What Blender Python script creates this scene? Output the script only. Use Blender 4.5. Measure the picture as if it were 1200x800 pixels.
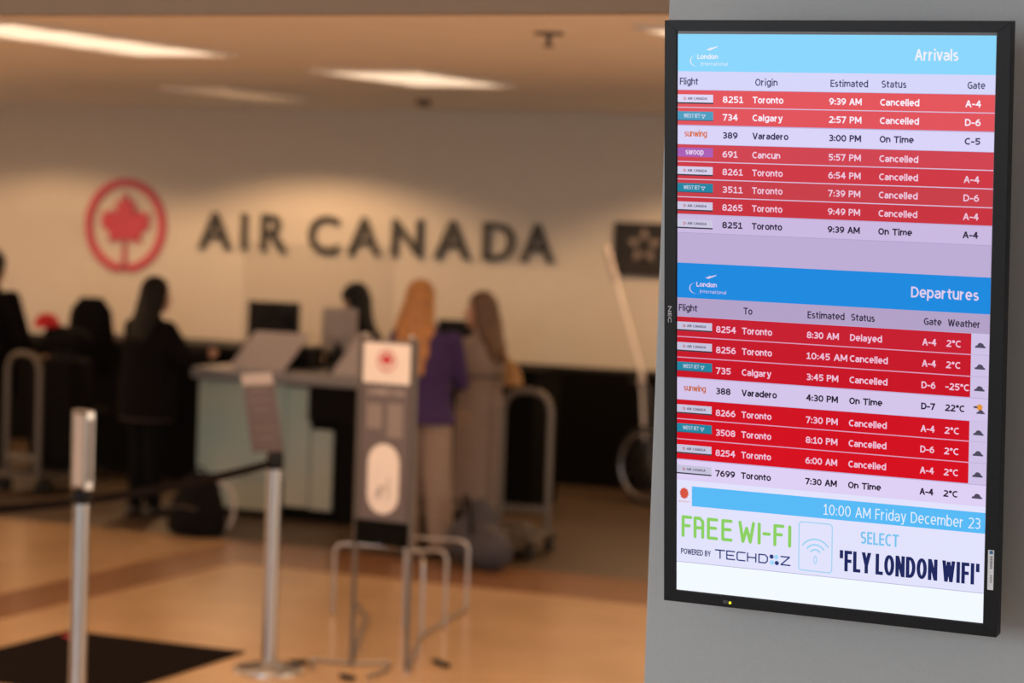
import bpy, bmesh, math, random
from mathutils import Vector, Matrix
for o in list(bpy.data.objects): bpy.data.objects.remove(o)
random.seed(4)
sc = bpy.context.scene; C = sc.collection
V = Vector; PI = math.pi; R = math.radians

# ------------------------------------------------------------------ camera
cd = bpy.data.cameras.new('camera'); cam = bpy.data.objects.new('camera', cd); C.objects.link(cam)
up = V((.034, 1, 150/2790)).normalized()
lft = V((-6400, 367.6, -2790)).normalized()
ax = -lft; ax = (ax - ax.dot(up)*up).normalized(); ay = up.cross(ax)
cam.matrix_world = Matrix.Translation((0, 0, 2.2)) @ Matrix((ax, ay, up)).to_4x4()
cd.sensor_width = 36; cd.lens = 2790/1200*36
cd.dof.use_dof = True; cd.dof.focus_distance = 4.2; cd.dof.aperture_fstop = 3.4
cd.clip_start = .05
sc.camera = cam

# ------------------------------------------------------------------ world, light, exposure
w = bpy.data.worlds.new('world'); sc.world = w; w.use_nodes = True
w.node_tree.nodes['Background'].inputs[0].default_value = (.95, .93, .90, 1)
w.node_tree.nodes['Background'].inputs[1].default_value = 1.0
sc.view_settings.view_transform = 'Standard'; sc.view_settings.look = 'None'
sc.view_settings.exposure = 0; sc.view_settings.gamma = 1
WARM = (1, .62, .34)
def area(name, loc, target, sx, sy, power, col):
    l = bpy.data.lights.new(name, 'AREA'); l.shape = 'RECTANGLE'; l.size = sx; l.size_y = sy
    l.energy = power; l.color = col
    o = bpy.data.objects.new(name, l); C.objects.link(o); o.location = loc
    o.rotation_euler = (V(target)-V(loc)).to_track_quat('-Z', 'Y').to_euler(); return o
# daylight of the glazed front behind the photographer
area('window_daylight', (-4.4, -3.0, 2.6), (-1.2, 4.3, 1.2), 3.0, 2.2, 265, (.84, .93, 1))
# rows of warm ceiling luminaires outside the frame
area('hall_lamp', (-9.5, 8.6, 3.0), (-9.5, 8.6, 0), 5, 1.0, 120, WARM)
area('hall_lamp', (-4.2, 8.6, 3.0), (-4.2, 8.6, 0), 3, 1.0, 80, WARM)
area('hall_lamp', (-13.5, 13.0, 3.0), (-13.5, 13, 0), 1.0, 4, 85, WARM)
area('hall_lamp', (-2.8, 13.5, 3.0), (-2.8, 13.5, 0), 1.0, 4, 70, WARM)
# unseen fill lights added low at either end to brighten the hall ceiling
area('ceiling_fill', (-15.6, 10.5, 1.1), (-8, 11, 2.7), 5.0, 1.6, 75, (1, .72, .46))
area('ceiling_fill', (1.5, 10.5, 1.1), (-5, 11, 2.7), 5.0, 1.6, 75, (1, .72, .46))
def spot(x, y, z, power, ang):
    l = bpy.data.lights.new('wall_washer_lamp', 'SPOT'); l.energy = power; l.color = (1, .60, .30)
    l.spot_size = R(ang); l.spot_blend = .28; l.shadow_soft_size = .05
    o = bpy.data.objects.new('wall_washer_lamp', l); C.objects.link(o); o.location = (x, y, z)

# ------------------------------------------------------------------ materials
def lin(c):
    return tuple(((v/255)/12.92 if v/255 <= .04045 else ((v/255+.055)/1.055)**2.4) for v in c)+(1,)
def mat(name, col, rough=.6, metal=0, noise=0, scale=30, bump=0, spec=.5, emit=None, es=1, alpha=1):
    m = bpy.data.materials.new(name); m.use_nodes = True; nt = m.node_tree; b = nt.nodes['Principled BSDF']
    c = tuple(col)+(1,) if len(col) == 3 else col
    b.inputs['Base Color'].default_value = c; b.inputs['Roughness'].default_value = rough
    b.inputs['Metallic'].default_value = metal; b.inputs['Specular IOR Level'].default_value = spec
    if noise or bump:
        tc = nt.nodes.new('ShaderNodeTexCoord'); n = nt.nodes.new('ShaderNodeTexNoise')
        n.inputs['Scale'].default_value = scale; n.inputs['Detail'].default_value = 4
        nt.links.new(tc.outputs['Object'], n.inputs['Vector'])
        if noise:
            r = nt.nodes.new('ShaderNodeValToRGB')
            r.color_ramp.elements[0].position = .3; r.color_ramp.elements[1].position = .7
            r.color_ramp.elements[0].color = tuple(max(0, v*(1-noise)) for v in c[:3])+(1,)
            r.color_ramp.elements[1].color = tuple(min(1, v*(1+noise)) for v in c[:3])+(1,)
            nt.links.new(n.outputs['Fac'], r.inputs['Fac']); nt.links.new(r.outputs['Color'], b.inputs['Base Color'])
        if bump:
            bp = nt.nodes.new('ShaderNodeBump'); bp.inputs['Strength'].default_value = bump; bp.inputs['Distance'].default_value = .01
            nt.links.new(n.outputs['Fac'], bp.inputs['Height']); nt.links.new(bp.outputs['Normal'], b.inputs['Normal'])
    if emit:
        b.inputs['Emission Color'].default_value = emit; b.inputs['Emission Strength'].default_value = es
    return m
_lcd = {}
def lcd(rgb):                                   # a lit colour of the display
    if rgb not in _lcd:
        _lcd[rgb] = mat('lcd_%d_%d_%d' % rgb, (.004, .004, .005), .5, spec=.04, emit=lin(rgb), es=1)
    return _lcd[rgb]

M = dict(
 wallgrey=mat('grey_wall_paint', (.345, .36, .375), .75, noise=.02, scale=180, bump=.05),
 wall=mat('cream_wall_paint', (.58, .53, .475), .85, noise=.02, scale=5),
 ceiling=mat('ceiling_paint', (.86, .84, .82), .8, noise=.03, scale=3),
 beam=mat('beam_paint', (.30, .20, .13), .8, noise=.03, scale=6),
 floor=mat('polished_terrazzo', (.50, .33, .19), .22, noise=.09, scale=2.2, bump=.02),
 band=mat('brown_terrazzo_band', (.24, .115, .055), .25, noise=.10, scale=9),
 carpet=mat('brown_floor_covering', (.062, .036, .018), .5, noise=.18, scale=24, bump=.2),
 black=mat('black_laminate', (.004, .0035, .003), .7, noise=.1, scale=15, spec=.06),
 blackplastic=mat('black_plastic', (.008, .008, .009), .5, spec=.2, noise=.05, scale=60),
 bezel=mat('black_satin_bezel', (.0065, .007, .009), .45, noise=.04, scale=300, bump=.02, spec=.16),
 chrome=mat('brushed_steel', (.44, .43, .43), .28, 1, noise=.04, scale=80),
 steelgrey=mat('grey_steel_tube', (.13, .11, .095), .4, .5, noise=.05, scale=60),
 panel=mat('pale_blue_panel', (.33, .43, .43), .35, noise=.08, scale=1.1),
 worktop=mat('grey_worktop', (.24, .23, .24), .35, noise=.06, scale=40),
 pale=mat('pale_plastic', (.46, .40, .38), .5, noise=.04, scale=20),
 white=mat('white_laminate', (.78, .70, .66), .5, noise=.03, scale=20),
 signgrey=mat('dark_mauve_grey_print', (.13, .105, .11), .5, noise=.04, scale=20),
 red=mat('red_print', (.50, .02, .03), .45, noise=.05, scale=20),
 logored=mat('red_wall_letters', (.50, .045, .09), .5, noise=.04, scale=12),
 letter=mat('charcoal_wall_letters', (.028, .026, .024), .5, noise=.05, scale=12),
 skin=mat('skin', (.45, .25, .18), .5, noise=.08, scale=12),
 coatblack=mat('black_wool', (.005, .004, .0045), .95, spec=.08, noise=.2, scale=40, bump=.3),
 jeans=mat('black_denim', (.004, .004, .0045), .95, spec=.08, noise=.2, scale=60, bump=.2),
 purple=mat('purple_jersey', (.034, .013, .08), .85, noise=.15, scale=40, bump=.3),
 beige=mat('taupe_trouser_cloth', (.26, .19, .155), .85, noise=.1, scale=30, bump=.3),
 greycoat=mat('taupe_grey_coat_cloth', (.22, .17, .155), .9, noise=.1, scale=30, bump=.3),
 blond=mat('blond_hair', (.42, .18, .05), .55, noise=.3, scale=25, bump=.6),
 brownhair=mat('brown_hair', (.10, .05, .025), .55, noise=.3, scale=25, bump=.6),
 darkhair=mat('dark_hair', (.007, .004, .003), .6, spec=.2, noise=.3, scale=25, bump=.6),
 blackhair=mat('black_hair', (.004, .003, .003), .6, spec=.2, noise=.3, scale=25, bump=.6),
 shoe=mat('dark_shoe_leather', (.03, .022, .02), .5, noise=.1, scale=20),
 ochre=mat('ochre_leather', (.28, .14, .04), .6, noise=.1, scale=20),
 bagblack=mat('black_nylon', (.006, .005, .0055), .9, spec=.1, noise=.2, scale=40, bump=.4),
 baggrey=mat('slate_nylon', (.045, .042, .055), .8, noise=.2, scale=20, bump=.4),
 redcloth=mat('red_cloth', (.5, .008, .015), .8, noise=.15, scale=30, bump=.3),
 rubber=mat('black_rubber', (.012, .012, .012), .85, noise=.1, scale=60, bump=.2),
 mat=mat('black_mat_pile', (.008, .005, .005), .95, spec=.05, noise=.3, scale=250, bump=.6),
 belt=mat('black_webbing', (.008, .005, .005), .9, spec=.1, noise=.1, scale=90),
 lightframe=mat('white_light_frame', (.75, .70, .64), .6, noise=.02, scale=20),
 diffuser=mat('lamp_diffuser', (.8, .75, .7), .5, emit=(1, .76, .54, 1), es=1.25),
 diffoff=mat('lamp_diffuser_dim', (.85, .72, .58), .5, noise=.02, scale=20, emit=(1, .6, .32, 1), es=.30),
 sticker=mat('white_sticker', (.62, .64, .68), .5, noise=.03, scale=50),
 stickerblue=mat('blue_print', (.02, .12, .30), .5),
 stickerdark=mat('dark_print', (.04, .04, .05), .5),
 nec=mat('grey_printed_letters', (.42, .42, .44), .5),
 led=mat('yellow_indicator', (.1, .1, .02), .4, emit=lin((235, 225, 30)), es=1.3),
 unlit=mat('unlit_panel_edge', (.06, .055, .065), .4, noise=.03, scale=90),
 starwhite=mat('grey_white_print', (.24, .19, .17), .5),
 starboard=mat('black_sign_board', (.012, .009, .007), .5, noise=.05, scale=10),
 papers=mat('paper', (.72, .60, .52), .8, noise=.03, scale=20),
 starred=mat('dim_print', (.06, .035, .03), .5),
)
def glassmat():
    m = bpy.data.materials.new('clear_acrylic'); m.use_nodes = True; nt = m.node_tree; nt.nodes.clear()
    o = nt.nodes.new('ShaderNodeOutputMaterial'); t = nt.nodes.new('ShaderNodeBsdfTransparent'); g = nt.nodes.new('ShaderNodeBsdfGlossy')
    t.inputs[0].default_value = (.93, .925, .92, 1); g.inputs['Roughness'].default_value = .04
    lw = nt.nodes.new('ShaderNodeLayerWeight'); lw.inputs[0].default_value = .18
    mx = nt.nodes.new('ShaderNodeMixShader'); nt.links.new(lw.outputs['Fresnel'], mx.inputs[0])
    nt.links.new(t.outputs[0], mx.inputs[1]); nt.links.new(g.outputs[0], mx.inputs[2]); nt.links.new(mx.outputs[0], o.inputs[0]); return m
M['acrylic'] = glassmat()

# ------------------------------------------------------------------ mesh helpers
def link(name, me, parent=None, loc=None, rot=None):
    o = bpy.data.objects.new(name, me); C.objects.link(o)
    if parent: o.parent = parent
    if loc is not None: o.location = loc
    if rot is not None: o.rotation_euler = rot
    return o
def obj(name, bm, mats, parent=None, loc=None, rot=None, smooth=False):
    bmesh.ops.recalc_face_normals(bm, faces=bm.faces)
    me = bpy.data.meshes.new(name); bm.to_mesh(me); bm.free()
    for m in (mats if isinstance(mats, (list, tuple)) else [mats]): me.materials.append(m)
    if smooth:
        me.polygons.foreach_set('use_smooth', [True]*len(me.polygons))
        try: me.set_sharp_from_angle(angle=R(40))
        except Exception: pass
    return link(name, me, parent, loc, rot)
def tag(o, label, cat, group=None):
    o['label'] = label; o['category'] = cat
    if group: o['group'] = group
    return o
def struct(o): o['kind'] = 'structure'; return o
def empty(name, loc, rz=0, label=None, cat=None, group=None):
    o = bpy.data.objects.new(name, None); C.objects.link(o); o.location = loc; o.rotation_euler = (0, 0, rz)
    o.empty_display_size = .1
    if label: tag(o, label, cat, group)
    return o
def B(): return bmesh.new()
def box(bm, c, s, bev=0, rot=None, mi=0):
    r = bmesh.ops.create_cube(bm, size=1); vs = r['verts']
    bmesh.ops.scale(bm, vec=s, verts=vs)
    fs = set(f for v in vs for f in v.link_faces)
    if bev:
        es = list(set(e for v in vs for e in v.link_edges))
        rb = bmesh.ops.bevel(bm, geom=es, offset=bev, segments=2, affect='EDGES', profile=.6)
        vs = list(set(v for f in rb['faces'] for v in f.verts) | set(v for v in vs if v.is_valid))
        fs = set(f for v in vs for f in v.link_faces)
    if rot is not None: bmesh.ops.rotate(bm, cent=(0, 0, 0), matrix=rot, verts=vs)
    bmesh.ops.translate(bm, vec=c, verts=vs)
    for f in fs: f.material_index = mi
def frame_of(d):
    d = d.normalized(); a = V((0, 0, 1)) if abs(d.z) < .9 else V((0, 1, 0))
    u = a.cross(d).normalized(); return u, d.cross(u)
def ring(bm, c, u, v, r1, r2, n):
    return [bm.verts.new(c + u*(r1*math.cos(2*PI*k/n)) + v*(r2*math.sin(2*PI*k/n))) for k in range(n)]
def bridge(bm, a, b, mi=0):
    n = len(a)
    for k in range(n):
        f = bm.faces.new((a[k], a[(k+1) % n], b[(k+1) % n], b[k])); f.material_index = mi
def tube(bm, pts, r, n=10, mi=0, closed=False):
    pts = [V(p) for p in pts]; rs = r if isinstance(r, (list, tuple)) else [r]*len(pts)
    rings = []; pu = None; N = len(pts)
    for i, p in enumerate(pts):
        a = pts[(i-1) % N] if (closed or i) else p; b = pts[(i+1) % N] if (closed or i < N-1) else p
        d = (b-a).normalized(); u, v = frame_of(d)
        if pu is not None:
            u = (pu - d*pu.dot(d)).normalized(); v = d.cross(u)
        pu = u; rings.append(ring(bm, p, u, v, rs[i], rs[i], n))
    for i in range(len(rings)-1): bridge(bm, rings[i], rings[i+1], mi)
    if closed: bridge(bm, rings[-1], rings[0], mi)
    else:
        bm.faces.new(list(reversed(rings[0]))).material_index = mi; bm.faces.new(rings[-1]).material_index = mi
def rounded(pts, rad, seg=5):                    # polyline with rounded corners
    pts = [V(p) for p in pts]; out = [pts[0]]
    for i in range(1, len(pts)-1):
        p = pts[i]; a = (pts[i-1]-p); b = (pts[i+1]-p); r = min(rad, a.length*.49, b.length*.49)
        s = p + a.normalized()*r; e = p + b.normalized()*r
        for k in range(seg+1):
            t = k/seg; out.append(s*(1-t)**2 + p*2*t*(1-t) + e*t*t)
    out.append(pts[-1]); return out
def lathe(bm, prof, n=24, c=(0, 0, 0), mi=0):
    c = V(c); rings = []
    for r, z in prof:
        rings.append(ring(bm, c+V((0, 0, z)), V((1, 0, 0)), V((0, 1, 0)), max(r, 1e-4), max(r, 1e-4), n))
    for i in range(len(rings)-1): bridge(bm, rings[i], rings[i+1], mi)
    bm.faces.new(list(reversed(rings[0]))).material_index = mi; bm.faces.new(rings[-1]).material_index = mi
def prism(bm, poly, fn, th, mi=0):               # poly 2D -> fn(x,y,depth)
    a = [bm.verts.new(fn(x, y, 0)) for x, y in poly]; b = [bm.verts.new(fn(x, y, th)) for x, y in poly]
    f1 = bm.faces.new(a); f2 = bm.faces.new(list(reversed(b))); f1.material_index = f2.material_index = mi
    n = len(a)
    for k in range(n): bm.faces.new((a[k], b[k], b[(k+1) % n], a[(k+1) % n])).material_index = mi
def ell(bm, c, r, rot=None, seg=16):
    rr = bmesh.ops.create_uvsphere(bm, u_segments=seg, v_segments=max(8, seg//2), radius=1); vs = rr['verts']
    bmesh.ops.scale(bm, vec=r, verts=vs)
    if rot is not None: bmesh.ops.rotate(bm, cent=(0, 0, 0), matrix=rot, verts=vs)
    bmesh.ops.translate(bm, vec=c, verts=vs)
def cap(bm, a, b, ra, rb, n=12):                 # tapered limb with round ends
    a, b = V(a), V(b); d = b-a
    if d.length < 1e-5: ell(bm, a, (ra,)*3); return
    dn = d.normalized(); pts, rs = [], []
    for k in range(4): t = (3-k)/3; pts.append(a-dn*ra*math.sin(t*PI/2*.98)); rs.append(max(ra*math.cos(t*PI/2*.98), .002))
    for k in range(4): t = k/3; pts.append(b+dn*rb*math.sin(t*PI/2*.98)); rs.append(max(rb*math.cos(t*PI/2*.98), .002))
    tube(bm, pts, rs, n)
def loft(bm, secs, n=18):                        # (centre, rx, ry) horizontal sections
    rings = [ring(bm, V(c), V((1, 0, 0)), V((0, 1, 0)), rx, ry, n) for c, rx, ry in secs]
    for i in range(len(rings)-1): bridge(bm, rings[i], rings[i+1])
    bm.faces.new(list(reversed(rings[0]))); bm.faces.new(rings[-1])
def blob(name, bm, m, parent, voxel=.012, smooth=2, loc=None, rot=None):
    """fuse overlapping closed shapes into ONE continuous surface"""
    bmesh.ops.recalc_face_normals(bm, faces=bm.faces)
    me = bpy.data.meshes.new('tmp'); bm.to_mesh(me); bm.free()
    t = bpy.data.objects.new('tmp', me); C.objects.link(t)
    r = t.modifiers.new('r', 'REMESH'); r.mode = 'VOXEL'; r.voxel_size = voxel
    if smooth:
        s = t.modifiers.new('s', 'SMOOTH'); s.iterations = smooth; s.factor = .5
    dg = bpy.context.evaluated_depsgraph_get()
    nm = bpy.data.meshes.new_from_object(t.evaluated_get(dg)); bpy.data.objects.remove(t); bpy.data.meshes.remove(me)
    nm.name = name; nm.materials.clear(); nm.materials.append(m)
    nm.polygons.foreach_set('use_smooth', [True]*len(nm.polygons))
    return link(name, nm, parent, loc, rot)

def tint_panel(m):                               # front panels: drifting beige and teal areas
    nt = m.node_tree; r = [n for n in nt.nodes if n.type == 'VALTORGB'][0]
    r.color_ramp.elements[0].color = (.25, .37, .38, 1); r.color_ramp.elements[1].color = (.42, .40, .33, 1)
    r.color_ramp.elements[0].position = .32; r.color_ramp.elements[1].position = .68
tint_panel(M['panel'])
# --- lettering: flat meshes fitted to a box -------------------------------
_tc = {}
def text_mesh(s, off=0.0, ext=0.0, res=3):
    k = (s, off, ext)
    if k in _tc: return _tc[k]
    cu = bpy.data.curves.new('t', 'FONT'); cu.body = s; cu.offset = off; cu.extrude = ext; cu.resolution_u = res
    t = bpy.data.objects.new('t', cu); C.objects.link(t)
    dg = bpy.context.evaluated_depsgraph_get(); me = bpy.data.meshes.new_from_object(t.evaluated_get(dg))
    vs = [v.co.copy() for v in me.vertices]; fs = [tuple(p.vertices) for p in me.polygons]
    bpy.data.objects.remove(t); bpy.data.curves.remove(cu); bpy.data.meshes.remove(me)
    _tc[k] = (vs, fs); return _tc[k]
_hv = text_mesh('H')[0]; CAP = max(v.y for v in _hv)
def put_text(bm, s, x0, base, x1, cap_h, fn, off=.012, ext=0, mi=0):
    """x0,x1: ink extents, base: baseline, cap_h: capital height; fn(x,y,z) -> point. y counts upwards"""
    vs, fs = text_mesh(s, off, ext)
    if not vs: return
    a = min(v.x for v in vs); b = max(v.x for v in vs); sy = cap_h/CAP; sx = (x1-x0)/(b-a)
    nv = [bm.verts.new(fn(x0+(v.x-a)*sx, base+v.y*sy, v.z)) for v in vs]
    for f in fs:
        try: bm.faces.new([nv[i] for i in f]).material_index = mi
        except ValueError: pass

# --- stroked lettering: glyph centrelines drawn with a pen of even width ----
def _a(cx, cy, rx, ry, a0, a1, n=10):
    return [(cx+rx*math.cos(R(a0+(a1-a0)*k/n)), cy+ry*math.sin(R(a0+(a1-a0)*k/n))) for k in range(n+1)]
_X = .76
def _bowl(x0=0, w_=.52): return _a(x0+w_/2, _X/2, w_/2, _X/2, 0, 360, 16)
GL = {
 ' ': (.18, []), '0': (.54, [_a(.27, .5, .27, .5, 0, 360, 18)]), '1': (.42, [[(.04, .82), (.23, 1), (.23, 0)], [(.02, 0), (.42, 0)]]),
 '2': (.50, [_a(.24, .73, .25, .27, 150, -30, 9)+[(.0, 0), (.5, 0)]]), '3': (.48, [_a(.2, .75, .26, .25, 140, -90, 9)+[(.12, .5)], [(.2, .5)]+_a(.2, .255, .28, .255, 85, -140, 10)]),
 '4': (.56, [[(.42, 0), (.42, 1), (0, .32), (.56, .32)]]), '5': (.48, [[(.44, 1), (.06, 1), (.04, .57)]+_a(.19, .3, .28, .3, 95, -135, 10)]),
 '6': (.52, [_a(.26, .31, .26, .31, 0, 360, 16), _a(.46, .32, .46, .68, 180, 92, 8)]), '7': (.50, [[(0, 1), (.5, 1), (.15, 0)]]),
 '8': (.52, [_a(.26, .26, .26, .26, 0, 360, 14), _a(.26, .755, .225, .245, 0, 360, 14)]), '9': (.52, [_a(.26, .69, .26, .31, 0, 360, 16), _a(.06, .68, .46, .68, 0, -88, 8)]),
 ':': (.06, [[(.03, .06), (.03, .07)], [(.03, .62), (.03, .63)]]), '-': (.26, [[(0, .4), (.26, .4)]]), '°': (.24, [_a(.12, .86, .12, .14, 0, 360, 10)]), "'": (.04, [[(.02, 1.0), (.02, .72)]]),
 'A': (.66, [[(0, 0), (.33, 1), (.66, 0)], [(.11, .33), (.55, .33)]]), 'C': (.56, [_a(.36, .5, .36, .5, 55, 305, 14)]),
 'D': (.60, [[(0, 0), (0, 1), (.22, 1)]+_a(.22, .5, .38, .5, 90, -90, 12)+[(0, 0)]]), 'E': (.42, [[(.42, 1), (0, 1), (0, 0), (.42, 0)], [(0, .52), (.38, .52)]]),
 'F': (.42, [[(.42, 1), (0, 1), (0, 0)], [(0, .5), (.37, .5)]]), 'G': (.60, [_a(.36, .5, .36, .5, 55, 300, 14)+[(.60, .1), (.60, .47), (.38, .47)]]),
 'H': (.56, [[(0, 0), (0, 1)], [(.56, 0), (.56, 1)], [(0, .52), (.56, .52)]]), 'I': (.04, [[(.02, 0), (.02, 1)]]), 'L': (.40, [[(0, 1), (0, 0), (.40, 0)]]),
 'M': (.74, [[(0, 0), (0, 1), (.37, .25), (.74, 1), (.74, 0)]]), 'N': (.58, [[(0, 0), (0, 1), (.58, 0), (.58, 1)]]), 'O': (.66, [_a(.33, .5, .33, .5, 0, 360, 18)]),
 'P': (.50, [[(0, 0), (0, 1), (.24, 1)]+_a(.24, .73, .26, .27, 90, -90, 9)+[(0, .46)]]), 'R': (.54, [[(0, 0), (0, 1), (.24, 1)]+_a(.24, .74, .25, .26, 90, -90, 9)+[(0, .48)], [(.26, .48), (.54, 0)]]),
 'S': (.50, [_a(.26, .745, .25, .255, 40, 250, 10)+_a(.24, .255, .27, .255, 75, -140, 10)]), 'T': (.58, [[(0, 1), (.58, 1)], [(.29, 1), (.29, 0)]]),
 'V': (.64, [[(0, 1), (.32, 0), (.64, 1)]]), 'W': (.92, [[(0, 1), (.22, 0), (.46, .95), (.70, 0), (.92, 1)]]), 'Y': (.60, [[(0, 1), (.30, .46), (.60, 1)], [(.30, .46), (.30, 0)]]),
 'B': (.50, [[(0, 0), (0, 1), (.22, 1)]+_a(.22, .765, .24, .235, 90, -90, 8)+[(0, .53)], [(.22, .53)]+_a(.24, .265, .26, .265, 90, -90, 8)+[(0, 0)]]),
 'J': (.30, [[(.30, 1), (.30, .25)]+_a(.08, .25, .22, .25, 0, -90, 6)]),
 'a': (.46, [_a(.22, .50, .24, .22, 150, 0, 8)+[(.46, 0)], _a(.22, .20, .22, .20, 90, 330, 10)+[(.46, .17)], [(.22, .40), (.46, .42)]]),
 'c': (.42, [_a(.27, _X/2, .27, _X/2, 55, 305, 12)]), 'd': (.50, [_bowl(0, .50), [(.50, 1.05), (.50, 0)]]),
 'b': (.50, [_bowl(0, .50), [(0, 1.05), (0, 0)]]), 'e': (.50, [[(.02, .38), (.50, .38)]+_a(.25, _X/2+.01, .25, _X/2, 5, 310, 14)]),
 'f': (.30, [_a(.28, .83, .15, .21, 80, 180, 6)+[(.13, 0)], [(0, .70), (.30, .70)]]), 'g': (.50, [_bowl(0, .50), [(.50, _X), (.50, -.05)]+_a(.24, -.05, .26, .22, 0, -140, 8)]),
 'h': (.46, [[(0, 1.05), (0, 0)], [(0, .45)]+_a(.24, .46, .22, .26, 170, 0, 8)+[(.46, 0)]]), 'i': (.04, [[(.02, 0), (.02, .68)], [(.02, 1.04), (.02, 1.05)]]), 'l': (.04, [[(.02, 0), (.02, 1.05)]]),
 'm': (.80, [[(0, _X), (0, 0)], [(0, .45)]+_a(.22, .48, .18, .24, 165, 0, 7)+[(.40, 0)], [(.40, .45)]+_a(.61, .48, .19, .24, 165, 0, 7)+[(.80, 0)]]),
 'n': (.46, [[(0, _X), (0, 0)], [(0, .45)]+_a(.24, .46, .22, .26, 170, 0, 8)+[(.46, 0)]]), 'o': (.52, [_bowl()]), 'p': (.50, [_bowl(0, .50), [(0, _X), (0, -.28)]]),
 'r': (.30, [[(0, _X), (0, 0)], [(0, .45)]+_a(.26, .40, .25, .31, 170, 85, 6)]), 's': (.40, [_a(.21, .54, .19, .18, 40, 250, 8)+_a(.19, .18, .21, .18, 75, -140, 8)]),
 't': (.30, [[(.12, .92), (.12, .18)]+_a(.27, .18, .15, .18, 180, 280, 5), [(0, .70), (.30, .70)]]), 'u': (.46, [[(0, _X), (0, .24)]+_a(.22, .26, .22, .26, 180, 350, 8), [(.46, _X), (.46, 0)]]),
 'v': (.48, [[(0, _X), (.24, 0), (.48, _X)]]), 'w': (.72, [[(0, _X), (.18, 0), (.36, .68), (.54, 0), (.72, _X)]]), 'y': (.48, [[(0, _X), (.25, 0)], [(.48, _X), (.17, -.27), (.04, -.28)]]),
}
def pen(bm, s, x0, base, x1, cap_h, wt, fn, gap=.30, mi=0, wx=None):
    """wt: pen width / capital height. x0,x1 ink extents; y counts upwards. fn(x,y,dz)"""
    adv = 0; pl = []
    for ch in s:
        g = GL[ch]
        for l in g[1]: pl.append([(adv+x, y) for x, y in l])
        adv += g[0]+(gap if ch != ' ' or gap < .4 else gap*.35)
    mn = min(x for l in pl for x, y in l); mx = max(x for l in pl for x, y in l)
    sw = wt*cap_h; hx = (wx or wt)*cap_h/2; hy = sw/2
    sx = (x1-x0-2*hx)/(mx-mn); sy = cap_h-2*hy; dz = 0
    for l in pl:
        P = [(x0+hx+(x-mn)*sx, base+hy+y*sy) for x, y in l]
        if len(P) == 2 and math.dist(*P) < sw*.3:                 # dot
            (x, y), _ = P; q = [(x-hx*1.1, y-hy*1.1), (x+hx*1.1, y-hy*1.1), (x+hx*1.1, y+hy*1.1), (x-hx*1.1, y+hy*1.1)]
            bm.faces.new([bm.verts.new(fn(a, b_, dz)) for a, b_ in q]).material_index = mi; dz += 1; continue
        runs = [[P[0]]]                                           # split at sharp corners
        for q in range(1, len(P)):
            runs[-1].append(P[q])
            if q < len(P)-1:
                a1 = math.atan2(P[q][1]-P[q-1][1], P[q][0]-P[q-1][0]); a2 = math.atan2(P[q+1][1]-P[q][1], P[q+1][0]-P[q][0])
                if abs((a2-a1+PI) % (2*PI)-PI) > 1.0: runs.append([P[q]])
        for P in runs:
            if len(P) == 2:
                (xa, ya), (xb, yb) = P; ddx, ddy = xb-xa, yb-ya
                if abs(ddx) < abs(ddy)*1.3:
                    if ya > yb: xa, ya, xb, yb = xb, yb, xa, ya
                    w2 = hx*min(math.hypot(1, ddx/ddy), 1.25); q = [(xa-w2, ya-hy), (xa+w2, ya-hy), (xb+w2, yb+hy), (xb-w2, yb+hy)]
                else:
                    if xa > xb: xa, ya, xb, yb = xb, yb, xa, ya
                    q = [(xa-hx, ya-hy), (xb+hx, yb-hy), (xb+hx, yb+hy), (xa-hx, ya+hy)]
                bm.faces.new([bm.verts.new(fn(a, b_, dz)) for a, b_ in q]).material_index = mi; dz += 1; continue
            closed = math.dist(P[0], P[-1]) < 1e-6*max(1, cap_h)
            if closed: P = P[:-1]
            n = len(P); Lf = []; Rt = []
            for i in range(n):
                a = P[i-1] if (closed or i) else None; c = P[(i+1) % n] if (closed or i < n-1) else None; p = P[i]
                def nrm(u, v_):
                    dx_, dy_ = v_[0]-u[0], v_[1]-u[1]; L = math.hypot(dx_, dy_) or 1; return (-dy_/L, dx_/L)
                if a is None: m_ = nrm(p, c)
                elif c is None: m_ = nrm(a, p)
                else:
                    n1, n2 = nrm(a, p), nrm(p, c); L = math.hypot(n1[0]+n2[0], n1[1]+n2[1]) or 1; m_ = ((n1[0]+n2[0])/L, (n1[1]+n2[1])/L)
                Lf.append((p[0]+m_[0]*hx, p[1]+m_[1]*hy)); Rt.append((p[0]-m_[0]*hx, p[1]-m_[1]*hy))
            vl = [bm.verts.new(fn(x, y, dz)) for x, y in Lf]; vr = [bm.verts.new(fn(x, y, dz)) for x, y in Rt]
            for i in range(n if closed else n-1):
                k = (i+1) % n; bm.faces.new((vl[i], vr[i], vr[k], vl[k])).material_index = mi
            dz += 1

# ================================================================== STRUCTURE
bm = B(); box(bm, (-6, 7, -.1), (32, 23.4, .2)); struct(obj('floor', bm, M['floor']))
bm = B(); box(bm, (-6, 16.3, .0015), (32, 5.6, .003)); struct(obj('trim_1', bm, M['carpet']))          # brown covering in front of the desks
bm = B(); box(bm, (-2.55, 13.08, .0015), (9.54, .82, .003)); struct(obj('trim_2', bm, M['band']))
bm = B(); box(bm, (-7.55, 9.28, .0015), (.46, 8.42, .003)); struct(obj('trim_3', bm, M['band']))
bm = B(); box(bm, (-6, 18.5, 1.6), (32, .2, 3.4)); struct(obj('wall_back', bm, M['wall']))
bm = B(); box(bm, (-6, 18.17, .4725), (32, .46, .945)); struct(obj('trim_4', bm, M['black']))           # black lower panelling
bm = B(); box(bm, (-6, 12.45, 3.15), (32, 12.1, .2)); struct(obj('ceiling', bm, M['ceiling']))
bm = B(); box(bm, (-6, 6.53, 3.0), (32, .06, .416)); struct(obj('trim_5', bm, M['beam']))               # dropped beam
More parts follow.
